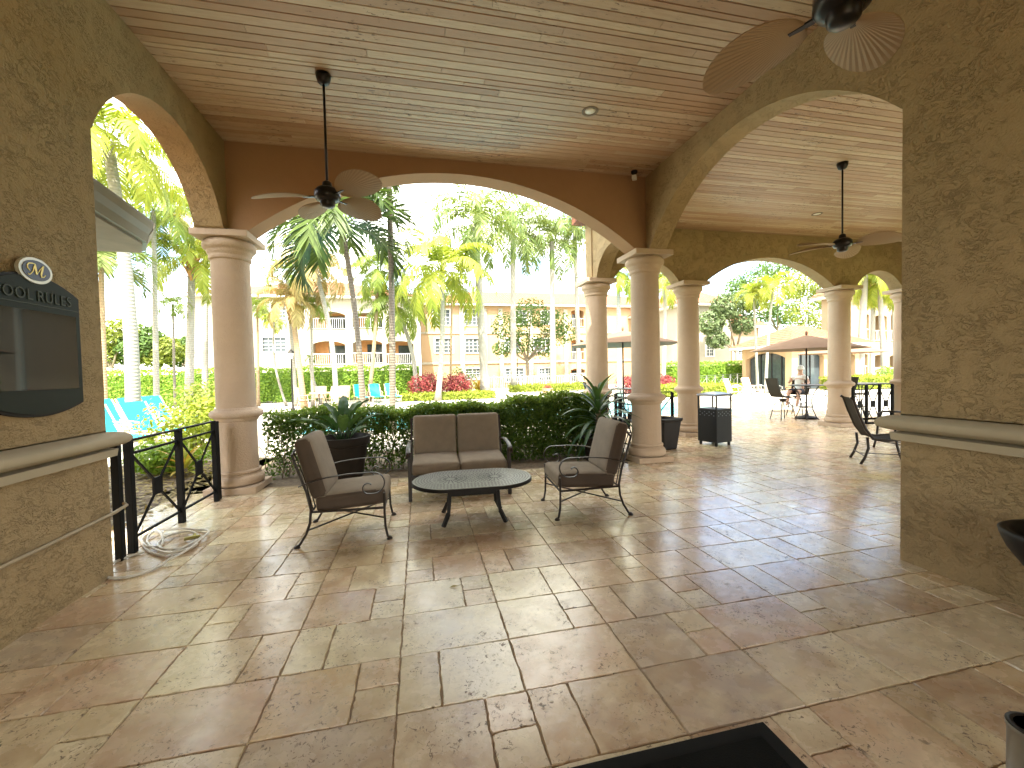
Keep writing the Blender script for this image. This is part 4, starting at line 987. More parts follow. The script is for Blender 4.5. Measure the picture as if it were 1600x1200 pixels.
# right side
palm('yellow green palm seen between the two middle columns', 968, 19, 966, 425, 19, 'coco', .62, .14, .1, 'palm_yellow', 'pale_trunk', 0, seed=0)
palm('pale palm between the big column and the bin column', 1036, 24, 1040, 440, 24, 'coco', .7, .15, .11, 'palm_yellow', 'pale_trunk', 0, seed=1)
palm('left of the twin slim palms before the tiled kiosk', 1184, 21, 1178, 462, 21, 'small', 1.05, .08, .055, 'palm_yellow', 'pale_trunk', .0, seed=0)
palm('right of the twin slim palms, its trunk leaning left at the foot', 1196, 20, 1208, 450, 20, 'small', 1.15, .085, .055, 'palm_yellow', 'pale_trunk', -.08, seed=1)
palm('leftmost white trunked palm in the far right arch', 1342, 22, 1352, 430, 22, 'coco', .72, .24, .17, 'palm_yellow', 'pale_trunk', 0, seed=0)
palm('second white trunked palm in the far right arch', 1362, 25, 1365, 448, 25, 'coco', .72, .17, .13, 'palm_yellow', 'pale_trunk', 0, seed=1)
palm('palm with slightly leaning trunk in the far right arch', 1383, 22, 1374, 440, 22, 'coco', .70, .18, .13, 'palm_yellow', 'pale_trunk', 0, seed=1)
palm('rightmost white trunked palm in the far right arch', 1401, 24, 1396, 452, 24, 'coco', .70, .17, .12, 'palm_yellow', 'pale_trunk', 0, seed=0)
# ---------------------------------------------------------------- broadleaf trees
def leaves(b, q, blobs, n, size, shell=.5, up=.3, tone=.5):
    wts = [r[0]*r[1]*r[2] if isinstance(r, tuple) else r**3 for _, r in blobs]; wts = [w_**.7 for w_ in wts]
    for _ in range(n):
        i = q.choices(range(len(blobs)), wts)[0]; c_, r = blobs[i]; c_ = Vector(c_); r = r if isinstance(r, tuple) else (r, r, r)
        d = Vector((q.gauss(0, 1), q.gauss(0, 1), q.gauss(0, 1))).normalized(); rad = shell+(1-shell)*q.random()**.6
        lump = 1+.18*math.sin(d.x*5+i)*math.sin(d.y*6+i*2)*math.sin(d.z*5)
        p = c_+Vector((d.x*r[0], d.y*r[1], d.z*r[2]))*rad*lump
        nr = (d+Vector((q.gauss(0, .6), q.gauss(0, .6), q.gauss(0, .6)+up))).normalized(); a = nr.orthogonal().normalized(); a = Matrix.Rotation(q.uniform(0, 6.28), 3, nr) @ a; c2 = nr.cross(a)
        s_ = size*q.uniform(.6, 1.3); tn = max(0, min(1, tone+q.gauss(0, .25)+.12*math.sin(i*3.1)))
        b.add([p-a*s_*.5, p+c2*s_*.26+nr*s_*.06, p+a*s_*.5, p-c2*s_*.26+nr*s_*.06], [(0, 1, 2, 3)], tn)
def tree(label, bx, Yb, blobs_px, n, size, mat, seed, trunk_r=.18, cat='tree', name='broadleaf_tree', tm='bark', depth=.8, group=None):
    q = random.Random(seed); B = on_y(bx, 590, Yb); B.z = 0; t = empty(name, B, 0, label, cat, group)
    bl = []
    for (x, y, rp) in blobs_px:
        c_ = on_y(x, y, Yb+q.uniform(-1, 1)); r = rp*Yb*1.02/FPX; bl.append((c_-B, (r, r*depth, r*.85)))
    b = MB(); z0 = min(c_[2]-r[2] for c_, r in bl); z0 = max(.5, z0)
    b.tube([(0, 0, -.1), (.05, 0, z0*.5), (0, 0, z0)], [trunk_r, trunk_r*.8, trunk_r*.7], 8)
    for c_, r in bl: m_ = Vector((c_.x*.45, c_.y*.45, z0+(c_.z-z0)*.4)); b.tube([(0, 0, z0*.92), m_, c_], [trunk_r*.55, trunk_r*.4, .02], 6)
    b.build('trunk', tm, t, smooth=True)
    b = MB(); leaves(b, q, bl, n, size); b.build('crown', mat, t)
    return t
tree('airy light green tree with forked trunk in front of the middle of the tan facade', 824, 36, [(795, 510, 28), (830, 490, 30), (865, 505, 28), (815, 535, 24), (848, 540, 24), (880, 520, 22), (785, 545, 16)], 4200, .26, 'tree_leaf', 3)
tree('grey green tree left of the tiled kiosk', 1150, 31, [(1110, 505, 26), (1135, 480, 28), (1160, 505, 24), (1120, 530, 20), (1170, 470, 22)], 4200, .32, 'tree_leaf_grey', 4)
tree('large tree filling the middle of the wide terrace arch', 1215, 50, [(1180, 440, 34), (1215, 420, 36), (1190, 480, 34), (1225, 490, 30), (1150, 450, 24)], 5200, .42, 'tree_leaf', 5)
tree('tall light green bamboo clump behind the kiosk roof', 1265, 44, [(1260, 440, 36), (1290, 465, 32), (1250, 490, 30), (1285, 505, 28), (1310, 480, 22), (1240, 455, 26)], 6000, .34, 'bamboo_leaf', 6, name='bamboo_clump', cat='bamboo')
tree('bright tree behind the palms in the far right arch', 1385, 50, [(1360, 430, 28), (1395, 440, 30), (1380, 480, 28), (1410, 500, 24), (1350, 500, 22)], 3800, .42, 'bamboo_leaf', 7)
for i, (x, bl) in enumerate(((175, [(170, 535, 24), (190, 520, 22), (160, 555, 20)]), (215, [(212, 540, 22), (228, 525, 20), (205, 555, 18)]), (250, [(248, 540, 20), (262, 548, 20), (240, 556, 18)]), (292, [(285, 545, 18), (300, 540, 16), (275, 558, 16)]))):
    tree(['round leafy tree at the far left behind the hedge', 'tree with the highest crown behind the left hedge', 'tree behind the hedge below the small dark palm', 'low tree behind the hedge next to the white wall'][i], x, 44+i, bl, 2600, .36, 'tree_leaf' if i % 2 else 'bamboo_leaf', 20+i, group='trees behind the far hedge')
# ---------------------------------------------------------------- hedges and shrubs
def hedge(label, x0, x1, y0, y1, h, n, size, mat, seed, z0=0., cat='hedge', name='hedge', core=True, coremat=None):
    q = random.Random(seed); t = empty(name, ((x0+x1)/2, (y0+y1)/2, z0), 0, label, cat); wx, wy = x1-x0, y1-y0
    b = MB(); fa, ta = wx*h, wx*wy
    for _ in range(n):
        k = q.random()*(2*fa+ta+2*wy*h)
        if k < 2*fa: p = Vector((q.uniform(-wx/2, wx/2), (-1 if k < fa*1.5 else 1)*wy/2, q.uniform(.02, h))); nr = Vector((0, -1 if k < fa*1.5 else 1, .3))
        elif k < 2*fa+ta: p = Vector((q.uniform(-wx/2, wx/2), q.uniform(-wy/2, wy/2), h)); nr = Vector((0, 0, 1))
        else: sx = q.choice((-1, 1)); p = Vector((sx*wx/2, q.uniform(-wy/2, wy/2), q.uniform(0, h))); nr = Vector((sx, 0, .3))
        und = .06*math.sin(p.x*2.3+seed)+.05*math.sin(p.x*5.1+p.y*3)
        p += nr.normalized()*(und*h*.5+q.gauss(0, size*.45)-size*.3)
        nr = (nr+Vector((q.gauss(0, .6), q.gauss(0, .6), q.gauss(0, .6)))).normalized(); a = Matrix.Rotation(q.uniform(0, 6.28), 3, nr) @ nr.orthogonal().normalized(); c2 = nr.cross(a); s_ = size*q.uniform(.7, 1.3)
        b.add([p-a*s_*.5, p+c2*s_*.28, p+a*s_*.5, p-c2*s_*.28], [(0, 1, 2, 3)], max(0, min(1, .5+q.gauss(0, .28))))
    if core:
        b.tone = .0; b.box((0, 0, h*.46), (wx-size*1.6, wy-size*1.6, h*.92-size))
    b.build('foliage', mat, t)
    return t
Lh = on_y(140, 590, 27).x; Rh = on_y(655, 590, 28).x
hedge('long clipped bright green hedge in front of the white wing', Lh-2, Rh, 27.5, 28.9, 2.05, 19000, .14, 'hedge_leaf', 1)
hedge('clipped green hedge behind the bin column left of the kiosk', on_y(1050, 590, 27).x, on_y(1172, 590, 27).x, 27, 28.5, 1.9, 4500, .15, 'hedge_leaf', 2)
hedge('low lime green hedge strip before the white picket fence', on_y(798, 590, 30).x, on_y(915, 590, 30).x, 30, 31, .55, 2200, .13, 'lime_leaf', 3)
hedge('low lime planting below the red leaved bush', on_y(625, 590, 24).x, on_y(775, 590, 24).x, 24.2, 25.6, .42, 2600, .12, 'lime_leaf', 4)
hedge('low lime planting beyond the pool on the right', on_y(1062, 590, 19).x, on_y(1180, 590, 19).x, 19.9, 21.6, .6, 2600, .13, 'lime_leaf', 5)
hedge('low green planting below the far right palms', on_y(1335, 590, 19).x, on_y(1425, 590, 19).x, 19.9, 21.2, .8, 2000, .14, 'lime_leaf', 6)
def shrub(label, px, py, Y, rp, n, size, mat, seed, name='shrub', cat='shrub', sq=.75, group=None, z=0):
    q = random.Random(seed); B = on_y(px, 590, Y); B.z = z; t = empty(name, B, 0, label, cat, group); r = rp*Y/FPX
    bl = [((q.uniform(-.5, .5)*r, q.uniform(-.4, .4)*r, r*sq*.62), (r*.62, r*.6, r*sq*.6)) for _ in range(5)]+[((0, 0, r*sq*.5), (r, r*.8, r*sq*.55))]
    b = MB(); leaves(b, q, bl, n, size, .6); b.build('foliage', mat, t)
    b = MB()
    for k in range(6): a = k*1.05; b.tube([(0, 0, -.02), (math.cos(a)*r*.25, math.sin(a)*r*.25, r*sq*.5)], [.02, .01], 5)
    b.build('stem', 'box_stem', t); return t
shrub('left mound of red leaved bush below the yellow coconut palm', 668, 600, 25.8, 30, 2600, .14, 'red_leaf', 1, group='red leaved bushes', sq=1.1)
shrub('right mound of red leaved bush below the yellow coconut palm', 708, 600, 26.0, 30, 2600, .14, 'red_leaf', 2, group='red leaved bushes', sq=1.05)
shrub('red leaved bush left of the big column beyond the pool', 985, 595, 24, 24, 1600, .14, 'red_leaf', 3, group='red leaved bushes', sq=1.1)
shrub('red leaved bush right of the big column beyond the pool', 1035, 595, 24, 24, 1600, .14, 'red_leaf', 4, group='red leaved bushes', sq=1.1)
shrub('yellow green shrub behind the left railing close to the column', 300, 620, 9.2, 62, 2600, .10, 'lime_leaf', 5, sq=1.1)
shrub('light green shrub left of the first column by the loungers', 322, 620, 12.5, 50, 2200, .11, 'bamboo_leaf', 6, sq=1.3)
shrub('low variegated shrub behind the middle of the left railing', 262, 660, 8.0, 48, 1400, .10, 'hedge_leaf', 7, sq=.7)
shrub('green shrub behind the bushes near the picket fence', 722, 590, 31, 22, 900, .16, 'tree_leaf', 8, sq=1.6)
shrub('small green shrub below the far right palms', 1392, 590, 21, 24, 1200, .13, 'hedge_leaf', 9, sq=1.5)
def rosette(name, loc, n, ln, wd, mat, label, cat, el0=80, el1=5, droop=1.4, z0=.05, z1=.3, seed=0, stem=.03, group=None):
    q = random.Random(seed); t = empty(name, loc, 0, label, cat, group); b = MB()
    for i in range(n):
        u_ = i/n; az = i*2.4+q.uniform(-.3, .3); a = R(el0+(el1-el0)*u_+q.uniform(-8, 8)); L_ = ln*q.uniform(.75, 1.1); p = Vector((0, 0, z1+(z0-z1)*u_)); sd_ = Vector((-math.sin(az), math.cos(az), 0)); tn = q.random(); K = 9; vs = []
        for k in range(K+1):
            s_ = k/K; w_ = wd*math.sin(math.pi*min(1, .12+s_*.86))**.75*(1 if s_ < .97 else .3)
            d = Vector((math.cos(az)*math.cos(a), math.sin(az)*math.cos(a), math.sin(a))); up_ = sd_.cross(d)*-1
            vs += [p+sd_*w_/2+up_*w_*.12, p, p-sd_*w_/2+up_*w_*.12]; p = p+d*L_/K; a -= droop/K*q.uniform(.6, 1.4)
        b.add(vs, [f for k in range(K) for f in ((3*k, 3*k+1, 3*k+4, 3*k+3), (3*k+1, 3*k+2, 3*k+5, 3*k+4))], tn)
    b.build('leaves', mat, t, smooth=True)
    b = MB(); b.tube([(0, 0, -.02), (0, 0, z1)], [stem*1.3, stem], 8); b.build('stem', 'box_stem', t, smooth=True); return t
rosette('bromeliad', on_ground(748, 618)*1.0, 26, 1.25, .14, 'bromeliad_leaf', 'orange and green spiky bromeliad right of the red bush', 'plant', 85, 20, .9, .05, .3, 2)
rosette('long_leaved_plant', (2.95, 6.62, .36), 64, .80, .075, 'broad_leaf', 'dark plant with long strap leaves between the right armchair and big column', 'plant', 86, -35, 1.3, .05, .55, 3, .04)
rosette('bromeliad', (on_y(282, 590, 7.6).x, 7.6, 0), 20, .55, .06, 'bromeliad_leaf', 'small reddish bromeliad behind the left railing', 'plant', 80, 15, .9, .02, .15, 4)
# broad leaved potted plant: paddle leaves on long stalks
t = empty('broad_leaved_plant', (-1.12, 6.50, .58), 0, 'broad paddle leaved plant growing in the big round pot', 'plant')
q = random.Random(9)
for i, (az, el, st, ln) in enumerate(((178, 40, .32, .62), (150, 75, .30, .5), (95, 82, .32, .55), (60, 70, .34, .5), (20, 45, .30, .55), (-30, 60, .28, .45), (-80, 62, .26, .45), (-130, 60, .28, .45), (0, 75, .36, .5), (120, 55, .25, .45), (210, 55, .25, .4), (45, 30, .2, .4))):
    az = R(az); a = R(el); d = lambda a_: Vector((math.cos(az)*math.cos(a_), math.sin(az)*math.cos(a_), math.sin(a_)))
    b = MB(); p0 = Vector((math.cos(az)*.05, math.sin(az)*.05, 0)); p1 = p0+d(a+.15)*st*.62; b.tube([p0, p1], [.012, .008], 6); o_ = b.build('leaf_stalk', 'broad_leaf', t, smooth=True)
    b = MB(); vs = []; K = 12; p = p1; sd_ = Vector((-math.sin(az), math.cos(az), 0))
    for k in range(K+1):
        s_ = k/K; w_ = .15*math.sin(math.pi*min(.985, .03+s_*.95))**.6; up_ = sd_.cross(d(a))*-1
        for j in (-2, -1, 0, 1, 2): vs.append(p+sd_*w_*j/4+up_*(abs(j)*w_*.13+.008*math.sin(k*2.1+j)))
        p = p+d(a)*ln/K; a -= .9/K
    b.add(vs, [(5*k+j, 5*k+j+1, 5*k+j+6, 5*k+j+5) for k in range(K) for j in range(4)], q.random()); b.build('leaf_blade', 'broad_leaf', t, smooth=True)
# near hedge behind the seats: sparse with bare stems on the left, dense on the right
t = empty('box_hedge', (.5, 7.45, 0), 0, 'leafy dark hedge behind the loveseat, sparse and twiggy at its left end', 'hedge')
q = random.Random(12); b = MB(); st = MB()
HX0, HX1 = -2.35, 3.25
def hh(x): return 1.01+.03*math.sin(x*3.1)+.03*math.sin(x*7.7+1)+(.10 if x > 1.2 else .0)*min(1, (x-1.2)/.4 if x > 1.2 else 0)
for _ in range(95000):
    x = q.uniform(HX0, HX1); dens = .23 if x < -.2 else (.23+(x+.2)/1.2*.77 if x < 1.0 else 1.)
    z = q.random()**.75*hh(x)
    dd = min(1., dens*(1.0+.9*(z > .72))+(.12 if z > .6 else 0))
    cl = .5+.5*math.sin(x*9+z*7)*math.sin(x*4.3-z*11+2)
    if q.random() > dd*(.45+.8*cl*(1 if x < .8 else .6)): continue
    y = q.uniform(6.98, 7.92) if q.random() < .5 else 6.98+abs(q.gauss(0, .12))
    p = Vector((x-.5, y-7.45+.04*math.sin(x*6)+.03*math.sin(z*9+x), z+q.gauss(0, .012)))
    nr = Vector((q.gauss(0, .5), q.gauss(-.35, .5), q.gauss(.45, .5))).normalized(); a = Matrix.Rotation(q.uniform(0, 6.28), 3, nr) @ nr.orthogonal().normalized(); c2 = nr.cross(a); s_ = q.uniform(.038, .075)
    tn = max(0, min(1, .25+q.gauss(0, .2)+(.5 if z > hh(x)-.09 else 0)))  # lit hedge top painted in: uppermost leaves get a lighter tone
    b.add([p-a*s_*.5, p+c2*s_*.27+nr*.004, p+a*s_*.5, p-c2*s_*.27+nr*.004], [(0, 1, 2, 3)], tn)
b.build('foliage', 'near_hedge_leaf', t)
for k in range(150):
    x = q.uniform(HX0, HX1)-.5; y = q.uniform(-.4, .4); p = Vector((x, y, -.02)); pts = [p.copy()]
    for i in range(5): p = p+Vector((q.gauss(0, .06), q.gauss(0, .06), hh(x+.5)*.17)); pts.append(p.copy())
    st.tube(pts, [.009, .008, .007, .006, .004, .002], 5)
st.build('stems', 'box_stem', t)
# leaf litter / low ground cover in the left bed
b = MB(); q = random.Random(8)
for _ in range(5000):
    x, y = q.uniform(-7.5, -2.95), q.uniform(3, 8.8); p = Vector((x, y, -.012+q.random()*.02)); a = Vector((q.gauss(0, 1), q.gauss(0, 1), q.gauss(0, .25))).normalized(); c2 = a.cross(Vector((0, 0, 1))).normalized(); s_ = q.uniform(.03, .08)
    b.add([p-a*s_, p+c2*s_*.4, p+a*s_, p-c2*s_*.4], [(0, 1, 2, 3)], q.random())
tag(b.build('leaf_litter', 'palm_dry'), 'dry fallen leaves scattered over the bed left of the railing', 'leaves', kind='stuff')
q = random.Random(21)
for k in range(9):
    x, y = ((-1.9, 6.3), (-.4, 6.55), (1.3, 6.4), (2.4, 6.3), (-2.1, 5.2), (4.6, 6.4), (.2, 3.0), (-1.6, 3.3), (3.1, 4.9))[k]
    b = MB(); a = q.uniform(0, 6.28); d = Vector((math.cos(a), math.sin(a), 0)); e = Vector((-d.y, d.x, 0)); s_ = q.uniform(.022, .04)
    b.add([-d*s_, -d*s_*.2+e*s_*.4+Vector((0, 0, .008)), d*s_+Vector((0, 0, .004)), -d*s_*.1-e*s_*.4+Vector((0, 0, .006))], [(0, 1, 2, 3)], q.random())
    o_ = b.build('fallen_leaf', 'palm_dry'); o_.location = (x, y, .003); tag(o_, 'small dry leaf lying on the tiled floor', 'leaf', 'dry leaves blown onto the floor')
# ================================================================ BUILDINGS
def facade_building(name, label, X, Y, W, H, D, holes, wallm, roof_h=2.2, z0=0., over=.6, bands=(), cat='building', roofm='roof_tile'):
    t = empty(name, (X, Y, z0), 0, label, cat); H = H-z0
    hs = [(a-X, b_-z0, c_-X, d-z0, k) for (a, b_, c_, d, k) in holes]
    xs = sorted({0, W}|{h[0] for h in hs}|{h[2] for h in hs}); zs = sorted({0, H}|{h[1] for h in hs}|{h[3] for h in hs}); b = MB()
    for i in range(len(xs)-1):
        for j in range(len(zs)-1):
            cx, cz = (xs[i]+xs[i+1])/2, (zs[j]+zs[j+1])/2
            if any(h[0] < cx < h[2] and h[1] < cz < h[3] for h in hs): continue
            b.add([(xs[i], 0, zs[j]), (xs[i+1], 0, zs[j]), (xs[i+1], 0, zs[j+1]), (xs[i], 0, zs[j+1])], [(0, 1, 2, 3)])
    for (x0, z_0, x1, z1, k) in hs:
        d = .14 if k == 'win' else 1.5
        b.add([(x0, 0, z_0), (x1, 0, z_0), (x1, 0, z1), (x0, 0, z1), (x0, d, z_0), (x1, d, z_0), (x1, d, z1), (x0, d, z1)], [(0, 4, 5, 1), (1, 5, 6, 2), (2, 6, 7, 3), (3, 7, 4, 0)])
    b.add([(0, 0, 0), (W, 0, 0), (W, D, 0), (0, D, 0), (0, 0, H), (W, 0, H), (W, D, H), (0, D, H)], [(1, 2, 6, 5), (2, 3, 7, 6), (3, 0, 4, 7)])
    b.build('wall', wallm, t)
    for (x0, z_0, x1, z1, k) in hs:
        w_, h_ = x1-x0, z1-z_0; cx, cz = (x0+x1)/2, (z_0+z1)/2
        if k == 'win':
            b = MB()
            for sx in (-1, 1): b.box((cx+sx*(w_/2+.03), .0, cz), (.14, .10, h_+.2))
            b.box((cx, 0, z1+.05), (w_-.08, .095, .10)); b.box((cx, -.02, z_0-.05), (w_-.08, .15, .10)); b.box((cx, .07, cz), (.07, .05, h_-.01)); b.box((cx, .065, cz), (w_-.08, .045, .06))
            for q_ in (-.25, .25): b.box((cx+q_*w_, .08, cz), (.03, .025, h_-.02))
            for q_ in (-.25, .25): b.box((cx, .082, cz+q_*h_), (w_-.09, .02, .03))
            f_ = b.build('window', 'white_paint', t); b = MB(); b.add([(x0, .12, z_0), (x1, .12, z_0), (x1, .12, z1), (x0, .12, z1)], [(0, 1, 2, 3)]); b.build('pane', 'glass_light', f_)
        else:
            b = MB(); b.add([(x0, 1.48, z_0), (x1, 1.48, z_0), (x1, 1.48, z1), (x0, 1.48, z1)], [(0, 1, 2, 3)]); bw = b.build('balcony', 'orange_wall' if k != 'dark' else 'glass_dark', t)
            if k != 'dark':
                b = MB(); b.box((cx+w_*.18, 1.44, z_0+h_*.42), (w_*.52, .05, h_*.84)); dr = b.build('sliding_door', 'glass_dark', bw)
            # arched head: spandrel pieces below the straight lintel
            ar = seg_arch(x0, x1, z1-.32*min(1, w_/2.4), .30*min(1, w_/2.4), 14)
            b = MB(); b.prism([(p, -.01, z) for p, z in ar]+[(x1, -.01, z1+.02), (x0, -.01, z1+.02)], (0, .22, 0)); b.build('balcony_arch', wallm, t)
            b = MB()
            b.box((cx, .06, z_0+.98), (w_-.02, .05, .05)); b.box((cx, .06, z_0+.12), (w_-.02, .04, .04))
            for i in range(1, int(w_/.16)): b.box((x0+i*.16, .06, z_0+.55), (.022, .022, .84))
            b.build('balcony_rail', 'white_paint', t)
    for (x0, x1, z_, hh_, dp) in bands:
        b = MB(); b.box(((x0+x1)/2-X, -dp/2+.001, z_-z0), (x1-x0, dp, hh_)); b.build('trim_band', 'stucco_white', t)
    b = MB(); b.box((W/2, D/2, H+.10), (W+2*over, D+2*over, .2)); b.build('eave', 'white_paint', t)
    o = over+.06; b = MB(); m_ = min(W, D)/2
    if W >= D: b.add([(-o, -o, H+.202), (W+o, -o, H+.202), (W+o, D+o, H+.202), (-o, D+o, H+.202), (m_, D/2, H+.2+roof_h), (W-m_, D/2, H+.2+roof_h)], [(0, 1, 5, 4), (1, 2, 5), (2, 3, 4, 5), (3, 0, 4), (0, 3, 2, 1)])
    else: b.add([(-o, -o, H+.202), (W+o, -o, H+.202), (W+o, D+o, H+.202), (-o, D+o, H+.202), (W/2, m_, H+.2+roof_h), (W/2, D-m_, H+.2+roof_h)], [(0, 1, 4), (1, 2, 5, 4), (2, 3, 5), (3, 0, 4, 5), (0, 3, 2, 1)])
    b.build('roof', roofm, t)
    return t
def hp(x0, y0, x1, y1, Y, k):
    a = on_y(x0, y1, Y); c_ = on_y(x1, y0, Y); return (a.x, a.z, c_.x, c_.z, k)
YL = 37.
xl0, xl1 = on_y(303, 520, YL).x, on_y(653, 520, YL).x
hl = [hp(424, 474, 446, 497, YL, 'win'), hp(410, 527, 447, 550, YL, 'win'), hp(360, 474, 382, 497, YL, 'win'), hp(487, 486, 539, 516, YL, 'bal'), hp(487, 532, 539, 572, YL, 'bal'), hp(551, 488, 597, 514, YL, 'bal'), hp(552, 530, 597, 570, YL, 'bal'), hp(605, 490, 646, 516, YL, 'bal'), hp(604, 532, 646, 571, YL, 'bal')]
facade_building('apartment_building', 'white apartment wing with orange tile roof and arched balconies behind the long hedge', xl0, YL, xl1-xl0, 7.9, 14, hl, 'stucco_white', 2.6, -1.2)
YR = 42.
xr0, xr1 = on_y(656, 530, YR).x+.1, on_y(1062, 530, YR).x
hr = [hp(677, 484, 703, 508, YR, 'win'), hp(726, 484, 750, 508, YR, 'win'), hp(680, 529, 707, 551, YR, 'win'), hp(727, 529, 752, 551, YR, 'win'), hp(789, 529, 812, 549, YR, 'win'), hp(834, 529, 859, 549, YR, 'win'),
      hp(727, 576, 750, 592, YR, 'win'), hp(790, 575, 818, 596, YR, 'win'), hp(842, 575, 862, 594, YR, 'win'), hp(893, 530, 912, 564, YR, 'bal'), hp(892, 575, 914, 598, YR, 'bal'), hp(893, 484, 912, 512, YR, 'bal'), hp(800, 486, 822, 506, YR, 'win'), hp(846, 486, 866, 506, YR, 'win')]
zb1, zb2 = on_y(780, 566, YR).z, on_y(780, 520, YR).z
pil = []
tb = facade_building('apartment_building', 'peach apartment block with orange tile roof behind the royal palms', xr0, YR, xr1-xr0, 8.25, 12, hr, 'peach', 2.4, -.6, bands=[(xr0-.02, xr1+.02, zb1, .22, .12), (xr0-.02, xr1+.02, zb2, .16, .1)])
for px_ in (722, 758, 783, 829, 884): 
    x = on_y(px_, 540, YR).x-xr0; b = MB(); b.box((x, -.06, 4.35), (.42, .14, 8.5)); b.build('pilaster', 'stucco_white', tb)
YF = 33.
xf0, xf1 = on_y(1068, 530, YF).x, on_y(1142, 530, YF).x
facade_building('apartment_building', 'pale wall of a house behind the bin column', xf0, YF, xf1-xf0, on_y(1100, 478, YF).z, 10, [hp(1148-45, 536, 1160-45, 556, YF, 'win')], 'stucco_white', 1.8, -.3)
YK = 36.
xk0 = on_y(1142, 530, YK).x; facade_building('apartment_building', 'olive tan house wing with one white window left of the kiosk', xk0+.1, YK, 3.2, on_y(1150, 512, YK).z, 8, [hp(1146, 548, 1163, 561, YK, 'win')], 'stucco_far', 1.6, -.3)
YG = 29.
xg0 = on_y(1326, 530, YG).x; facade_building('apartment_building', 'tan apartment block with dark balconies behind the far right palms', xg0, YG, 15, on_y(1370, 462, YG).z, 2.5,
    [hp(1344, 490, 1358, 532, YG, 'dark'), hp(1366, 492, 1386, 534, YG, 'dark'), hp(1392, 490, 1408, 534, YG, 'dark'), hp(1414, 490, 1430, 534, YG, 'dark'), hp(1342, 552, 1356, 590, YG, 'dark'), hp(1364, 554, 1384, 592, YG, 'dark'), hp(1390, 554, 1408, 592, YG, 'dark')], 'stucco_far', 2., 0)
# tiled kiosk across the pool
kx, ky = on_y(1237, 590, 22).x, 22.
t = empty('pool_kiosk', (kx, ky, 0), 0, 'tan pool kiosk with hipped tile roof and glass sides behind the umbrella table', 'kiosk')
KW, KD, KH = 5.0, 3.8, 2.75
for x, y in ((0, 0), (KW, 0), (0, KD), (KW, KD), (KW/2, 0)): box_obj('pillar', 'peach', (x, y, KH/2), (.5 if x+y == 0 else .34, .5 if x+y == 0 else .34, KH), t, bevel=.02)
b = MB(); b.prism([(p, -.12, z) for p, z in seg_arch(.25, KW/2-.17, 2.1, .38, 16)]+[(KW/2-.17, -.12, 2.75), (.25, -.12, 2.75)], (0, .26, 0)); b.build('arch_beam', 'peach', t)
b = MB(); b.prism([(p, -.12, z) for p, z in seg_arch(KW/2+.17, KW-.17, 2.1, .38, 16)]+[(KW-.17, -.12, 2.75), (KW/2+.17, -.12, 2.75)], (0, .26, 0)); b.build('arch_beam', 'peach', t)
b = MB(); b.prism([(-.12, p, z) for p, z in seg_arch(.25, KD-.17, 2.0, .45, 16)]+[(-.12, KD-.17, 2.75), (-.12, .25, 2.75)], (.26, 0, 0)); b.build('arch_beam', 'peach', t)
box_obj('glass_wall', 'glass_light', (KW/2, .2, 1.2), (KW-.5, .03, 2.35), t); box_obj('glass_wall', 'glass_dark', (.2, KD/2, 1.2), (.03, KD-.5, 2.35), t); box_obj('back_wall', 'stucco_far', (KW/2, KD, 1.37), (KW-.4, .2, 2.74), t)
for x in (.9, 1.6, 3.2, 3.9, 4.4): box_obj('glazing_bar', 'iron', (x, .16, 1.2), (.05, .05, 2.3), t)
for y in (.9, 1.7, 2.6): box_obj('glazing_bar', 'iron', (.16, y, 1.2), (.05, .05, 2.3), t)
box_obj('eave', 'white_paint', (KW/2, KD/2, KH+.09), (KW+1.5, KD+1.5, .18), t)
b = MB(); o_ = .80; z_ = KH+.182; b.add([(-o_, -o_, z_), (KW+o_, -o_, z_), (KW+o_, KD+o_, z_), (-o_, KD+o_, z_), (1.9, KD/2, z_+1.35), (KW-1.9, KD/2, z_+1.35)], [(0, 1, 5, 4), (1, 2, 5), (2, 3, 4, 5), (3, 0, 4)]); b.build('roof', 'roof_tile', t)
# low wing with gutter just outside the left arch
A_, B_ = Vector((-2.84, 3.95, 3.30)), Vector((-3.46, 6.35, 3.30)); dd_ = (B_-A_).normalized(); A_ = A_-dd_*1.2; A_.x = A_.x-.45; nn = Vector((-dd_.y, dd_.x, 0)); C_ = B_+Vector((-.25, .42, 0)); D_ = C_+Vector((-6, -.4, 0)); E_ = Vector((-9, A_.y, 3.30))
t = empty('low_wing', (0, 0, 0), 0, 'low wing with brown metal gutter showing through the left arch', 'building')
b = MB(); b.prism([A_, B_, C_, D_, E_], (0, 0, .03)); b.build('soffit', 'soffit_board', t)
for P, Q in ((A_, B_), (B_, C_), (C_, D_)):
    d = (Q-P).normalized(); n2 = Vector((d.y, -d.x, 0)); b = MB(); pr = [(0, .03), (.0, .30), (.13, .30), (.13, .27), (.11, .2), (.07, .13), (.05, .03)]
    if n2.dot(P-E_) < 0: n2 = -n2
    b.prism([P+n2*u_+Vector((0, 0, v_-.0)) for u_, v_ in pr], Q-P); b.build('gutter', 'gutter_metal', t)
up_ = Vector((0, 0, .31)); ap = Vector((-6.2, 3.6, 4.9))
b = MB(); b.add([A_+up_, B_+up_, C_+up_, D_+up_, E_+up_, ap], [(0, 1, 5), (1, 2, 5), (2, 3, 5), (3, 4, 5), (4, 0, 5)]); b.build('roof', 'roof_tile', t)
box_obj('wall', 'stucco', (-6.9, 3.9, 1.6), (4.2, 3.9, 3.4), t)
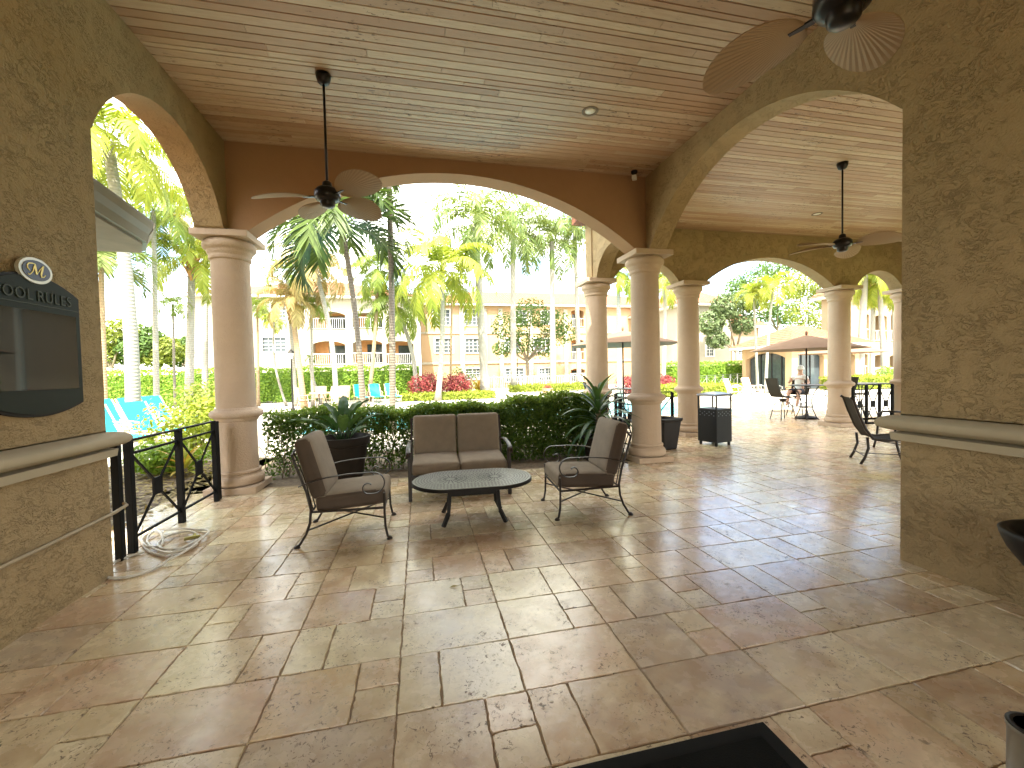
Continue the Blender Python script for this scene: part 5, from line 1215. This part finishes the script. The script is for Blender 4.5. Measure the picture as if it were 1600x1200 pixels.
# white picket fence, lamps, loungers, chairs, rails
x0, x1 = on_y(728, 590, 34).x, on_y(915, 590, 34).x
t = empty('picket_fence', (x0, 34, 0), 0, 'white metal picket fence in front of the peach block', 'fence')
b = MB(); n_ = int((x1-x0)/.16)
for i in range(n_): b.box((i*.16, 0, .62), (.03, .03, 1.1))
b.build('pickets', 'white_paint', t)
for z in (.16, 1.12): box_obj('rail', 'white_paint', ((x1-x0)/2, .03, z), (x1-x0, .03, .05), t)
for i in range(0, n_, 14): box_obj('post', 'white_paint', (i*.16+.08, .0, .65), (.08, .08, 1.3), t)
def lamp(px, Y, h, label):
    p = on_y(px, 590, Y); t = empty('street_lamp', (p.x, Y, 0), 0, label, 'lamp', 'garden lamp posts')
    b = MB(); b.lathe([(.09, 0), (.09, .1), (.05, .16), (.035, .3), (.03, h-.5), (.05, h-.46)], n=12); b.build('pole', 'iron', t, smooth=True)
    b = MB(); b.lathe([(.05, h-.45), (.11, h-.22), (.12, h-.2)], n=6); b.build('lantern_glass', 'lamp_glass', t); b = MB(); b.lathe([(.16, h-.2), (.10, h-.1), (.03, h-.04), (.02, h)], n=6); b.build('lantern_roof', 'iron', t)
lamp(456, 20.5, 2.8, 'dark lamp post with small lantern before the hedge on the left')
lamp(809, 37, 3.2, 'lamp post in front of the peach block windows')
def lounger(loc, rz, label):
    t = empty('sun_lounger', loc, rz, label, 'sun lounger', 'turquoise sun loungers')
    b = MB()
    b.build('x', 'bronze_iron', t) if False else None
    for sy in (-1, 1):
        b = MB(); b.tube([(1.3, sy*.31, .34), (0, sy*.31, .34), (-.5, sy*.31, 1.0)], .018, 6); b.build('side_rail', 'tan_sling', t)
        b = MB(); b.tube([(.25, sy*.34, .34), (.28, sy*.34, .56), (-.2, sy*.34, .60), (-.38, sy*.32, .60)], .014, 6); b.build('armrest', 'tan_sling', t)
        for x in (-.15, 1.1): b = MB(); b.tube([(x, sy*.31, .34), (x-.05, sy*.31, 0)], .018, 6); b.build('leg', 'tan_sling', t)
    b = MB(); P = [(1.3, .345), (0, .335), (-.5, 1.01)]
    vs = [(x, y, z+dz) for dz in (.006, -.012) for x, z in P for y in (-.26, .26)]; k = 6
    b.add(vs, [(0, 1, 3, 2), (2, 3, 5, 4), (6, 8, 9, 7), (8, 10, 11, 9), (0, 2, 8, 6), (2, 4, 10, 8), (1, 7, 9, 3), (3, 9, 11, 5), (0, 6, 7, 1), (4, 5, 11, 10)]); b.build('sling', 'turquoise', t)
    return t
def gx(px, Y): return (on_y(px, 590, Y).x, Y, 0)
l0 = lounger(gx(562, 25), R(-75), 'turquoise lounger at the left of the three far ones below the dark palm')
dup(l0, gx(586, 25), R(-75), 'turquoise lounger in the middle of the far three')
dup(l0, gx(611, 25), R(-75), 'turquoise lounger at the right of the far three beside the grey trunk')
dup(l0, gx(172, 14.0), R(-28), 'turquoise lounger partly behind the left wall edge, farther row')
dup(l0, gx(216, 14.6), R(-28), 'turquoise lounger just right of the thick white palm trunk')
dup(l0, gx(250, 15.6), R(-28), 'turquoise lounger closest to the lime shrub')
dup(l0, gx(160, 10.9), R(-28), 'turquoise lounger nearest the left wall edge, front row')
dup(l0, gx(226, 11.8), R(-28), 'turquoise lounger behind the railing in the front row')
def patio_chair(loc, rz, label, mat='tan_sling'):
    t = empty('patio_chair', loc, rz, label, 'patio chair', 'tan sling patio chairs')
    for sy in (-1, 1):
        b = MB(); b.tube([(.3, sy*.28, 0), (.26, sy*.28, .4), (.22, sy*.28, .62), (-.3, sy*.28, .62)], .016, 6); b.build('front_leg', mat, t); b = MB(); b.tube([(-.35, sy*.28, 0), (-.2, sy*.28, .4), (-.4, sy*.28, 1.0)], .016, 6); b.build('rear_leg', mat, t)
    b = MB(); vs = [(x, y, z+dz) for dz in (.006, -.01) for x, z in ((.28, .42), (-.18, .38), (-.39, 1.0)) for y in (-.26, .26)]
    b.add(vs, [(0, 1, 3, 2), (2, 3, 5, 4), (6, 8, 9, 7), (8, 10, 11, 9), (0, 2, 8, 6), (2, 4, 10, 8), (1, 7, 9, 3), (3, 9, 11, 5), (0, 6, 7, 1), (4, 5, 11, 10)]); b.build('sling', mat, t); return t
k0 = patio_chair(gx(478, 22.0), R(-20), 'leftmost tan patio chair before the lamp post hedge')
dup(k0, gx(498, 23.6), R(-90), 'tan patio chair behind the small poolside table')
dup(k0, gx(516, 22.6), R(-120), 'tan patio chair right of the small poolside table')
dup(k0, gx(534, 23.4), R(-100), 'rightmost tan patio chair next to the turquoise loungers')
t = empty('patio_table', gx(500, 22.4), 0, 'small round patio table among the tan chairs', 'table')
b = MB(); b.lathe([(.5, .68), (.52, .70), (.5, .72), (.01, .72)], n=24); b.build('tabletop', 'tan_sling', t)
for k in range(3): b = MB(); a = k*2.09; b.tube([(.35*math.cos(a), .35*math.sin(a), 0), (.1*math.cos(a), .1*math.sin(a), .68)], .018, 6); b.build('leg', 'bronze_iron', t)
k1 = dup(k0, gx(1148, 16.5), R(-60), 'pale patio chair at the left beyond the pool steps'); dup(k0, gx(1176, 17.0), R(-75), 'pale patio chair at the right beyond the pool steps')
P, Q = gx(1090, 22), gx(1172, 27)
railing(P[:2], Q[:2], 7, 'grey iron railing crossing before the hedge left of the kiosk', 'steel', 1.05, 'pool side railing')
for px_, Y, lb in ((1150, 13.6, 'curved steel pool handrail nearest the trash bin'), (1186, 13.0, 'steel pool handrail standing right of the curved one'), (1212, 12.6, 'steel pool handrail below the leaning palm trunk')):
    p = gx(px_, Y); b = MB(); b.tube([(-.25, 0, 0), (-.24, 0, .6), (-.12, 0, .84), (.05, 0, .86), (.2, 0, .80), (.22, 0, 0)], .02, 8); o_ = b.build('pool_handrail', 'steel', smooth=True); o_.location = p; o_.rotation_euler = (0, 0, R(-30)); tag(o_, lb, 'handrail', 'pool handrails')
for px_, Y, lb in ((855, 27.5, 'terracotta box planter before the low lime hedge'), ):
    p = gx(px_, Y); t = empty('box_planter', p, 0, lb, 'planter'); b = MB(); b.lathe([(.38, 0), (.42, .32), (.44, .36), (.40, .36), (.38, .3)], n=4, axis=Matrix.Rotation(R(45), 3, 'Z')); b.build('planter_box', 'peach', t)
    b = MB(); leaves(b, random.Random(2), [((0, 0, .42), (.3, .3, .2))], 220, .09, .3); b.build('plants', 'red_leaf', t)
# everything that is a thing although its name sounds like the setting
for o_ in col.objects:
    if o_.parent is None and 'category' in o_ and 'kind' not in o_: o_['kind'] = 'thing'
